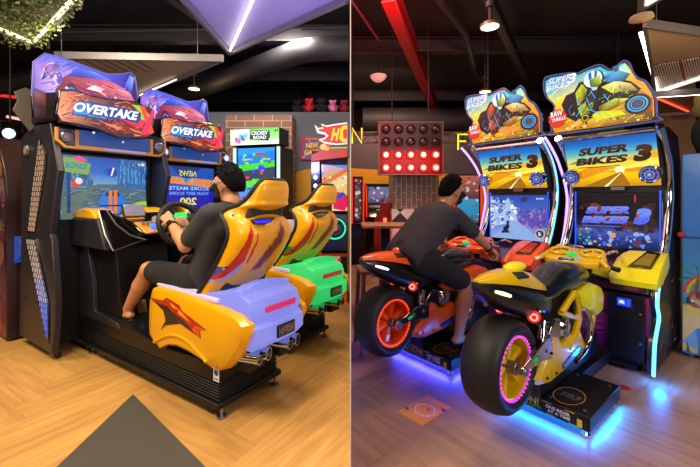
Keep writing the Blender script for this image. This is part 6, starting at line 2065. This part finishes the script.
# ---- ducts, pipes, lamps
def rod(name, label, cat, pts, r, m, group=None):
    o = MB().tube(pts, r, 14).build(name, m)
    return tag(o, label, cat, group)
rod('air_duct', 'thick dark round air duct under the ceiling of the left hall', 'duct', [(-4.2, 7.9, 3.45), (-2.9, 7.0, 3.42), (-1.5, 5.8, 3.40), (-.7, 5.15, 3.40), (-.4, 5.05, 3.40), (-.02, 5.05, 3.40)], .17, steel_dark)
rod('sprinkler_pipe', 'thin dark pipe below the ceiling left of the beige panel', 'pipe', [(-6.5, 4.9, 3.55), (-4.0, 4.9, 3.55), (-.03, 4.75, 3.55)], .025, steel_dark)
def ceiling_lamp(label, p, r, power, tone):
    T = thing('ceiling_lamp', label, 'ceiling lamp', p, 0, 'round ceiling lamps')
    MB().lathe([(0, .045), (r * .8, .045), (r, .03), (r * 1.02, .0), (r * .92, -.004), (r * .9, .02), (0, .02)], (0, 0, 0), (0, 0, 1), 28).build('lamp_housing', mat('lamp_brown', '#4c4038', .5), T)
    MB().lathe([(0, .0), (r * .88, .0), (r * .86, .016), (0, .016)], (0, 0, 0), (0, 0, 1), 28).build('diffuser', glow('lamp_glow_' + tone, tone, 8.0), T)
    MB().tube([(0, 0, .045), (0, 0, CZ - p[2])], .018, 8).build('stem', steel_dark, T)
    MB().cyl((0, 0, .22), (0, 0, 1), .05, .06, 14).build('stem_joint', steel_dark, T)
    l = lamp('ceiling_lamp_light', 'POINT', (0, 0, -.06), power, tone, .1)
    l.parent = T
ceiling_lamp('round ceiling lamp beyond the beige triangular panel', (-2.72, 6.28, 3.2), .10, 10, '#ffd890')
ceiling_lamp('nearer of the two round ceiling lamps in the right hall', (1.555, 4.0, 3.2), .105, 10, '#ffe8a8')
ceiling_lamp('farther round ceiling lamp above the orange motorcycle sign', (2.42, 6.45, 3.2), .105, 8, '#ffe8a8')

# stage spotlight at the left edge
T = thing('stage_spotlight', 'small stage spotlight with bluish beam at the left edge', 'spotlight', (-4.72, 5.0, 2.20))
dv = Vector((4.0, -5, -1.0)).normalized()
MB().cyl((0, 0, 0), dv, .085, .16, 20).build('lamp_housing', black, T, .006)
MB().cyl(dv * .161, dv, .066, .006, 20).build('lens', glow('spot_white_blue', '#a8c8ff', 5.0), T)
MB().tube([(.1, .08, .02), (.1, .08, .16), (-.08, -.06, .16), (-.08, -.06, .02)], .010, 6).build('yoke', black, T)
MB().tube([(0, 0, .16), (0, 0, 1.8)], .012, 8).build('hanging_rod', black, T)
l = lamp('stage_spotlight_light', 'SPOT', tuple(dv * .2), 25, '#90b0ff', .06, spot=.9)
l.parent = T
l.rotation_euler = dv.to_track_quat('-Z', 'Y').to_euler()
T = thing('track_spotlight', 'small black spotlight under the ceiling above the left car sign', 'spotlight', (-3.55, 4.25, 3.02))
MB().cyl((0, 0, 0), (.3, -.5, -.8), .05, .14, 16).build('lamp_housing', black, T, .004)
MB().tube([(0, 0, 0), (0, 0, CZ - 3.02)], .012, 8).build('hanging_rod', black, T)
for (p, q, c_, lb) in (((-6.85, 7.0, 3.30), (-6.15, 7.0, 3.22), '#e82028', 'upper red light bar far behind at the left edge'), ((-6.95, 7.3, 2.95), (-6.55, 7.3, 2.87), '#f0a898', 'lower pale light bar far behind at the left edge')):
    T = thing('light_bar', lb, 'light', p)
    MB().tube([(0, 0, 0), Vector(q) - Vector(p)], .028, 8).build('tube', glow('bar_' + c_, c_, 1.6), T)
    for t in (.1, .9):
        w0 = (Vector(q) - Vector(p)) * t
        MB().tube([w0, w0 + Vector((0, 0, CZ - p[2] - w0.z))], .008, 6).build('hanger', black, T)

# ------------------------------------------------------------------ furnishings of the right hall
# red lamp matrix hung from the truss
T = thing('lamp_matrix', 'square hanging lamp panel with two lit red rows of five', 'light', (.93, 5.5, 1.665))
MB().box(-.49, .49, .0, .12, .0, .79).build('panel_case', mat('dark_red_case', '#1c0408', .4), T, .01)
for x0, x1, z0, z1 in ((-.495, .495, -.012, .005), (-.495, .495, .785, .80), (-.495, -.48, 0, .79), (.48, .495, 0, .79)):
    MB().box(x0, x1, -.012, .13, z0, z1).build('case_edge', mat('grey_edge', '#6c5458', .4), T)
red_lit = glow('red_lamp', '#ff1c10', 9.0)
core = glow('red_lamp_core', '#ffd0c0', 6.0)
for r in range(4):
    for c in range(5):
        x, z = -.38 + .19 * c, .10 + .195 * r
        l_ = MB().lathe([(.0, -.01), (.070, -.01), (.074, .012), (.066, .018), (.058, .006), (0, .0)], (x, 0, z), (0, -1, 0), 20).build('lamp_ring', mat('dark_red_ring', '#220509', .5), T)
        MB().ell((x, -.006, z), (.056, .016, .056), 16).build('lamp_lens', red_lit if r < 2 else mat('unlit_red_lens', '#1c0306', .3), l_)
        if r < 2:
            MB().ell((x, -.016, z), (.034, .012, .034), 14).build('lamp_core', core, l_)
for x in (-.28, .28):
    MB().tube([(x, .06, .79), (x, .06, CZ - 1.665)], .008, 8).build('hanging_rod', steel_dark, T)
l = lamp('lamp_matrix_light', 'AREA', (0, -.06, .2), 12, '#ff1408', .9, size_y=.35)
l.parent = T
l.rotation_euler = (math.radians(90), 0, 0)

lamp('red_wash', 'AREA', (.5, 3.6, 2.9), 30, '#ff2030', .5, aim=(.7, 5.2, 4.0))  # unseen lamp added to redden the ceiling
lamp('slat_wash', 'AREA', (3.3, 2.6, 2.4), 26, '#ffd49c', .4, aim=(4.4, 4.6, 3.0))  # unseen lamp added to warm the slatted panel's underside
# truss with neon letters
TY, TZ = 5.74, 2.28
T = thing('lighting_truss', 'silver tube truss crossing the right hall behind the lamp panel', 'truss', (.03, TY, TZ))
for dy, dz_ in ((0, 0), (.16, 0), (.08, -.14)):
    MB().tube([(0, dy, dz_ + .06), (4.4, dy, dz_ + .06)], .022 if dz_ == 0 else .016, 8).build('truss_tube', steel, T)
for i in range(15):
    x = i * .3
    MB().tube([(x, 0, .06), (x + .15, .08, -.08), (x + .3, .16, .06)], .008, 5).build('truss_brace', steel, T)
for x in (.02, 2.2, 4.3):
    MB().tube([(x, .08, .06), (x, .08, CZ - TZ)], .012, 6).build('hanger', steel_dark, T)
neon = glow('yellow_neon', '#ffc818', 2.2)
def neon_letter(ch, label, x, z, strokes, w=.17, h=.24):
    T = thing('neon_letter', label, 'neon letter', (x, TY - .08, z), 0, 'yellow neon letters on the truss')
    for st in strokes:
        MB().tube([(p[0] * w, 0, p[1] * h) for p in st], .012, 8).build('neon_tube', neon, T)
    MB().box(w * .44, w * .56, .010, .062, min(h * .4, TZ + .05 - z), TZ + .07 - z).build('bracket', black, T)
    return T
neon_letter('N', 'yellow neon letter N at the left end of the truss', .035, 2.16, [[(0, 0), (0, 1), (1, 0), (1, 1)]], .15)
neon_letter('F', 'yellow neon letter F behind the orange motorcycle sign', 1.70, 2.06, [[(0, 0), (0, 1), (.85, 1)], [(0, .55), (.7, .55)]])
neon_letter('C', 'yellow neon letter C half hidden under the orange motorcycle sign', 1.93, 1.98, [smooth_path([(1, .85), (.6, 1), (.15, .8), (0, .5), (.15, .2), (.6, 0), (1, .15)], 4)])

# bar table, stool, chairs
oak = mat('oak_top', '#b07c50', .4, 0, .2, 8)
oak_d = mat('dark_oak', '#8a5a3c', .45, 0, .2, 10)
T = thing('bar_table', 'small wooden topped bar table behind the orange motorcycle tail', 'table', (.385, 3.95, 0))
MB().box(-.26, .26, -.24, .24, .985, 1.02).build('tabletop', oak, T, .01)
MB().cyl((0, 0, .02), (0, 0, 1), .028, .965, 16).build('table_leg', black, T)
MB().box(-.05, .05, -.05, .05, .60, .985).build('leg_sleeve', black, T, .006)
MB().cyl((0, 0, 0), (0, 0, 1), .22, .02, 28).build('table_base', black, T, .004)
T = thing('bar_stool', 'wooden bar stool left of the orange motorcycle rear wheel', 'stool', (.195, 3.12, 0), .15)
MB().box(-.13, .13, -.15, .15, .665, .70).build('seat', oak_d, T, .012)
for x, y in ((-.10, -.12), (.10, -.12), (-.10, .12), (.10, .12)):
    MB().tube([(x, y, .665), (x * 1.25, y * 1.25, 0)], .018, 8).build('leg', oak_d, T)
for y in (-.14, .14):
    MB().tube([(-.115, y, .25), (.115, y, .25)], .012, 8).build('foot_rail', steel_dark, T)
def shell_chair(label, p, rz, col):
    T = thing('shell_chair', label, 'chair', p, rz, 'shell chairs near the brick column')
    m = mat('shell_' + col, col, .4, coat=.2)
    rings = []
    for z, r in ((.46, .20), (.60, .235), (.78, .235), (.88, .20), (.93, .13)):
        rings.append([(r * math.cos(t), r * .9 * math.sin(t), z) for t in [PI * (1.12 + .76 * k / 14) for k in range(15)]] + [((r - .02) * math.cos(t), (r - .02) * .9 * math.sin(t), z) for t in [PI * (1.12 + .76 * k / 14) for k in range(14, -1, -1)]])
    MB().loft(rings).build('backrest', m, T, .005)
    MB().ell((0, 0, .46), (.21, .20, .035), 20).build('seat', m, T)
    for x, y in ((-.14, -.14), (.14, -.14), (-.14, .14), (.14, .14)):
        MB().tube([(x * .7, y * .7, .45), (x * 1.3, y * 1.3, 0)], .013, 8).build('leg', oak, T)
shell_chair('pink shell chair beside the bar table', (.70, 4.75, 0), .3, '#d89aa8')
shell_chair('black shell chair right of the pink one', (.98, 5.15, 0), -.2, '#141218')

# arcade machines in the background
def far_game(label, p, deg, w, seat_c, scr, red=True, h=1.60):
    T = thing('driving_game_cabinet', label, 'arcade machine', p, math.radians(deg))
    MB().box(-w / 2, w / 2, .0, .5, .0, h).build('cabinet_body', black, T, .01)
    s_ = MB().box(-w / 2 + .04, w / 2 - .04, -.012, .0, h - .42, h - .06).build('screen', black_gloss, T)
    a = Art((-w / 2 + .05, -.0135, h - .41), (1, 0, 0), Y3)
    ww, hh = w - .10, .34
    a.grad(0, 0, ww, hh, [(0, scr[0]), (.5, scr[1]), (1, scr[2])])
    a.blobs(50, 0, 0, ww, hh, .01, .05, list(scr) + ['#e8e0f0', '#302850', '#c86070'], 8)
    a.build('game_picture', printed('screen_dim', .75), s_)
    for x in (-w / 2 + .015, w / 2 - .015):
        MB().box(x - .012, x + .012, -.014, .0, .9, h - .05).build('side_light', glow('red_edge', '#ff2a10', 1.2), T)
    MB().prism([(-.30, .80), (.0, .78), (.0, 1.18), (-.10, 1.14), (-.30, .92)], 'x', -w / 2 + .04, w / 2 - .04).build('dashboard', black_gloss, T, .01)
    a = Art((-w * .28, -.205, 1.02), (1, 0, 0), (0, .45, .55))
    a.rect(0, .0, w * .5, .03, '#2090a8'); a.rect(w * .1, .06, w * .22, .08, '#20c060')
    a.build('dash_display', printed('screen_dim', .75), T)
    MB().torus((0, -.33, .93), (0, -.9, .4), .13, .016, 24, 8).build('steering_wheel', rubber, T)
    m = mat('far_seat_' + seat_c, seat_c, .4, coat=.2)
    rings = []
    for z, y, hw in ((.30, -.55, .20), (.36, -1.05, .23), (.60, -1.18, .24), (.95, -1.26, .23), (1.05, -1.28, .15), (1.22, -1.30, .13)):
        rings.append([(-hw, y + .06, z), (-hw, y - .05, z), (hw, y - .05, z), (hw, y + .06, z)])
    MB().loft(rings).build('seat_shell', m, T, .03, seg=3)
    for q in (-1, 1):
        MB().box(q * .06 - .03, q * .06 + .03, -1.345, -1.325, .62, .96).build('seat_stripe', glow('warm_stripe', '#ff9060', 1.0), T)
    MB().box(-.26, .26, -1.38, .0, .0, .30).build('platform', mat('dark_red_base', '#38100c', .4), T, .01)
    for z in (.10, .19):
        MB().box(-.27, .27, -1.394, -1.38, z, z + .03).build('platform_light', glow('warm_stripe2', '#ffb090', 1.3), T)
far_game('red seated driving game with bright screen behind the bar table', (.66, 7.5, 0), 0, .66, '#a8200c', ('#4a3c60', '#8c78a0', '#5c80b0'))
def slim_game(label, p, w, cols, seed):
    T = thing('slim_video_game', label, 'arcade machine', p)
    MB().box(-w / 2, w / 2, 0, .4, 0, 1.72).build('cabinet_body', black, T, .01)
    s_ = MB().box(-w / 2 + .05, w / 2 - .05, -.012, 0, .85, 1.70).build('screen', black_gloss, T)
    a = Art((-w / 2 + .06, -.0135, .86), (1, 0, 0), Y3)
    ww = w - .12
    a.grad(0, 0, ww, .83, cols)
    a.blobs(30, .0, .05, ww, .8, .01, .04, ['#e8a890', '#2078a8', '#802838', '#d8d8e0'], seed)
    a.build('game_picture', printed('screen_dim', .75), s_)
    for x in (-w / 2 + .015, w / 2 - .015):
        MB().box(x - .012, x + .012, -.015, 0, .8, 1.72).build('side_light', glow('red_edge', '#ff2a10', 1.2), T)
    MB().box(-w / 2 + .02, w / 2 - .02, -.14, 0, .74, .82).build('control_deck', black_gloss, T, .008)
slim_game('slim red edged video game with cyan screen behind the rider', (2.06, 6.3, 0), .5, [(0, '#4a4048'), (.2, '#2a98c8'), (.5, '#38a8d8'), (.52, '#503848'), (.75, '#a04848'), (1, '#c86048')], 3)
slim_game('narrow dark video game beside the partition left of the red driving game', (.15, 7.0, 0), .25, [(0, '#382018'), (.5, '#6c3420'), (1, '#402028')], 5)
# white dome lamp; its pinkish glow stands for red light on it
T = thing('dome_lamp', 'white dome lamp hanging in red light near the partition', 'ceiling lamp', (.445, 5.65, 3.19))
MB().lathe([(0, -.07), (.05, -.065), (.10, -.03), (.13, .015), (.125, .03), (.06, .055), (0, .06)], (0, 0, 0), (0, 0, 1), 26).build('dome', glow('dome_red_lit', '#ff9a90', .30, '#e8d8d8'), T)
MB().tube([(0, 0, .06), (0, 0, CZ - 3.19)], .005, 6).build('cable', black, T)

# pipes
rod('sprinkler_pipe', 'dark pipe running diagonally under the ceiling of the right hall', 'pipe', [(.95, 4.3, 3.8), (1.7, 5.3, 3.72), (2.3, 6.6, 3.6), (3.4, 8.2, 3.6)], .05, steel_dark)
rod('cable_conduit', 'thin reddish conduit near the partition under the ceiling', 'pipe', [(.02, 4.75, 3.9), (.45, 5.5, 3.7)], .016, mat('conduit_red', '#7c4048', .5))
rod('air_duct', 'wide dark air duct along the back of the right hall', 'duct', [(.3, 8.6, 3.15), (5.5, 8.6, 3.15)], .30, steel_dark)

# hung panels at the upper right
panel('slatted_ceiling_panel', 'hanging beige ceiling panel with white slats and bright edge at upper right', [(2.95, 3.60), (3.95, 3.85), (5.1, 4.5), (5.05, 5.94)], 3.0, mat('beige_board', '#b09a80', .7, 0, .05, 8), .09,
      [(3.02, 3.74, 5.01, 5.86, .016), (5.0, 5.83, 5.02, 4.6, .020)], cool_led)
T = [o_ for o_ in bpy.data.objects if o_.name.startswith('slatted_ceiling_panel')][0]
cx, cy = T.location.x, T.location.y
TL = lambda t: Vector((3.96 + .35 * t - cx, 4.76 - .30 * t - cy, 0))
BL = lambda t: Vector((5.02 - .06 * t - cx, 5.86 - .80 * t - cy, 0))
MB().prism([(p.x, p.y) for p in (TL(0), TL(1.25), BL(1.25), BL(0))], 'z', .044, .052).build('slat_backing', mat('dark_brown_slat', '#2c201c', .7), T)
for i in range(24):
    t = i / 21 * 1.08 + .03
    p, q = TL(t), BL(t * .98)
    d = q - p
    s = d.normalized().cross(Vector((0, 0, 1)))
    w0, w1 = .005, .012
    MB().loft([[p + s * w0 + Vector((0, 0, .030)), p - s * w0 + Vector((0, 0, .030)), p - s * w0 + Vector((0, 0, .043)), p + s * w0 + Vector((0, 0, .043))], [q + s * w1 + Vector((0, 0, .030)), q - s * w1 + Vector((0, 0, .030)), q - s * w1 + Vector((0, 0, .043)), q + s * w1 + Vector((0, 0, .043))]]).build('slat', mat('red_slat', '#c83020', .5) if i == 12 else mat('white_slat', '#e8e0d8', .5), T)
panel('corner_ceiling_panel', 'hanging ceiling panel with glowing frame in the upper right corner', [(2.65, 3.29), (2.33, 2.85), (2.42, 2.45), (2.72, 2.45)], 3.0, mat('beige_board', '#b09a80', .7, 0, .05, 8), .09,
      [(2.635, 3.20, 2.40, 2.87, .010), (2.635, 3.20, 2.68, 2.5, .010)], warm_led)
panel('lower_ceiling_panel', 'hanging brown ceiling panel with red light line behind the yellow sign', [(4.6, 5.6), (5.7, 5.3), (6.6, 6.6), (5.2, 7.2)], 2.86, mat('brown_board', '#8c7668', .7, 0, .05, 8), .09,
      [(4.66, 5.66, 5.66, 5.38, .020)], cool_led)
T = [o_ for o_ in bpy.data.objects if o_.name.startswith('lower_ceiling_panel')][0]
cx, cy = T.location.x, T.location.y
MB().obox((5.5 - cx, 6.14 - cy, .030), (.72, .48, 0), (-.009, .013, 0), (0, 0, .008)).build('red_light_line', glow('red_line', '#ff5030', 2.0), T)
T = thing('ceiling_speaker', 'round pale ceiling speaker left of the slatted panel', 'speaker', (2.80, 3.46, 3.02))
MB().lathe([(0, -.02), (.05, -.018), (.10, .0), (.09, .03), (0, .035)], (0, 0, 0), (0, 0, 1), 22).build('cover', mat('cream_plastic', '#b8a488', .5), T)
MB().cyl((0, 0, -.03), (0, 0, 1), .012, .012, 10).build('red_indicator', glow('red_dot', '#ff2020', .8), T)
MB().tube([(0, 0, .03), (0, 0, CZ - 3.02)], .008, 6).build('stem', steel_dark, T)

# pillar and blue machine at the right edge
struct(MB().box(6.78, 7.3, 7.6, 8.0, 0, CZ), 'column_beige', mat('beige_paint', '#b89878', .6, 0, .05, 4), smooth=False)
T = thing('blue_game_cabinet', 'blue arcade cabinet with palm beach artwork beside the yellow motorcycle game', 'arcade machine', Rw(.10, 1.78), R_RZ)
cb = MB().box(.0, .75, .0, .65, .03, 1.66).build('cabinet_body', mat('sky_blue_laminate', '#3078c8', .35, coat=.2), T, .006)
for x in (.05, .70):
    MB().cyl((x, .06, 0), (0, 0, 1), .02, .032, 12).build('levelling_foot', steel, T)
a = Art((.006, -.0012, .05), (1, 0, 0), Y3)
w, h = .735, .92
a.grad(0, 0, w, h, [(0, '#e8b818'), (.40, '#f0cc28'), (.42, '#38a048'), (.5, '#48a8d8'), (1, '#3c8cd0')])
a.ring(.18, h * .52, .16, .18, '#e04838', a0=0, a1=PI); a.ring(.18, h * .52, .14, .16, '#f0c030', a0=0, a1=PI); a.ring(.18, h * .52, .12, .14, '#48b858', a0=0, a1=PI)
a.poly([(.05, h * .42), (.085, h * .42), (.10, h * .66), (.085, h * .67)], '#8c5a28')
for t in range(7):
    th = t * 2 * PI / 7
    a.poly([(.095, h * .67), (.095 + .10 * math.cos(th), h * .67 + .08 * math.sin(th) + .02), (.095 + .13 * math.cos(th - .2), h * .67 + .10 * math.sin(th - .2) - .02)], ['#2c8838', '#3ca848'][t % 2])
a.poly([(.02, h * .46), (.05, h * .54), (.20, h * .56), (.34, h * .5), (.30, h * .40), (.06, h * .40)], '#c04030')
a.circ(.12, h * .47, .05, '#d8b890'); a.circ(.20, h * .44, .05, '#b83028')
a.blobs(24, .02, h * .38, .7, h * .56, .01, .04, ['#e8e0d0', '#803020', '#d89050', '#f0f0f0', '#402018'], 5)
a.poly([(.0, h * .08), (.08, h * .22), (.28, h * .24), (.30, h * .06), (.10, h * .02)], '#4c78b8')
a.poly([(.0, h * .08), (.08, h * .22), (.10, h * .02)], '#7ca8d8')
a.line([(.12, h * .2), (.27, h * .21)], .012, '#a8c8e8'); a.line([(.12, h * .12), (.28, h * .13)], .012, '#a8c8e8')
for i in range(10):
    a.k -= .8
    a.poly([(.02 + .07 * i, 0), (.05 + .07 * i, 0), (.03 + .07 * i, .09 - .02 * (i % 3))], '#3c6c38')
a.build('front_artwork', printed('dim_print3', .38), cb)  # front print given a faint glow to lift its brightness
MB().box(-.012, .75, -.012, .0, .975, .99).build('trim_line', mat('deep_blue_trim', '#184890', .4), T)
MB().box(-.022, .02, -.04, .0, .985, 1.02).build('red_latch', mat('red_plastic', '#c02020', .4), T, .004)
T = thing('prize_toy', 'yellow and black toy standing on top of the blue cabinet', 'soft toy', Rw(.22, 1.95, 1.664), R_RZ)
MB().ell((.0, 0, .16), (.09, .08, .16), 16).build('body', mat('black_plush', '#16140f', .9), T)
MB().ell((.08, -.02, .12), (.07, .07, .12), 14).build('belly', mat('yellow_plush', '#c89818', .9), T)
MB().ell((.0, 0, .37), (.085, .08, .08), 16).build('head', mat('olive_plush', '#6c6428', .9), T)
for q in (-1, 1):
    MB().ell((q * .05, 0, .45), (.025, .02, .05), 10).build('ear', mat('olive_plush', '#6c6428', .9), T)

# floor stickers
o = thing('floor_sticker', 'square orange floor sticker with smiling face by the motorcycles', 'sticker', (.36, 2.17, 0))
c4 = [Vector((48 / 360 * 2.197, 2.197, 0)), Vector((78 / 360 * 2.364, 2.364, 0)), Vector((101.6 / 360 * 2.234, 2.234, 0)), Vector((72 / 360 * 2.055, 2.055, 0))]
cc = sum(c4, Vector()) / 4
o.location = (cc.x, cc.y, 0)
ux = (c4[2] - c4[3]); uy = (c4[0] - c4[3])
sx_, sy_ = ux.length, uy.length
ux = ux.normalized()
uy2 = Vector((-ux.y, ux.x, 0))
hw, hh = sx_ / 2, sy_ / 2
st = MB()
crn = [cc - cc - ux * hw - uy2 * hh, ux * hw - uy2 * hh, ux * hw + uy2 * hh, uy2 * hh - ux * hw]
st.loft([[p for p in crn], [p + Vector((0, 0, .0012)) for p in crn]])
sk = st.build('sticker_sheet', mat('orange_vinyl', '#e09418', .5), o)
a = Art((0, 0, .0014), tuple(ux), tuple(uy2), step=.0002)
m_ = min(hw, hh)
a.ring(0, 0, m_ * .62, m_ * .70, '#e8d8d0')
a.circ(-m_ * .25, m_ * .22, m_ * .12, '#c8a010', m_ * .09); a.circ(m_ * .0, m_ * .2, m_ * .05, '#503010')
a.circ(m_ * .18, -m_ * .15, m_ * .18, '#b02838', m_ * .13)
a.poly([(-m_, m_), (-m_ * .62, m_ * .98), (-m_ * .98, m_ * .5)], '#2028a8'); a.poly([(m_, -m_), (m_ * .62, -m_ * .98), (m_ * .98, -m_ * .5)], '#2028a8')
def arc_text(body, r, a0, a1, size, col):
    for i, ch in enumerate(body):
        if ch == ' ': continue
        t = a0 + (a1 - a0) * i / (len(body) - 1)
        a.k -= .9
        a.text(ch, r * math.cos(t), r * math.sin(t), size * .7, size, col, 0, t - PI / 2)
arc_text('START A SAFE DISTANCE', m_ * .76, 2.3, -.2, m_ * .14, '#2028a8')
arc_text('KEEP SMILING AND PLAY', m_ * .76, 2.9, 5.4, m_ * .14, '#f0e0d8')
a.build('sticker_print', art_matte, sk)
o = MB().cyl(Rw(-.05, .80, 0), (0, 0, 1), .04, .0015, 20).build('floor_dot', mat('red_vinyl_dot', '#a81c28', .5))
tag(o, 'small round red sticker on the floor before the coin door', 'sticker')
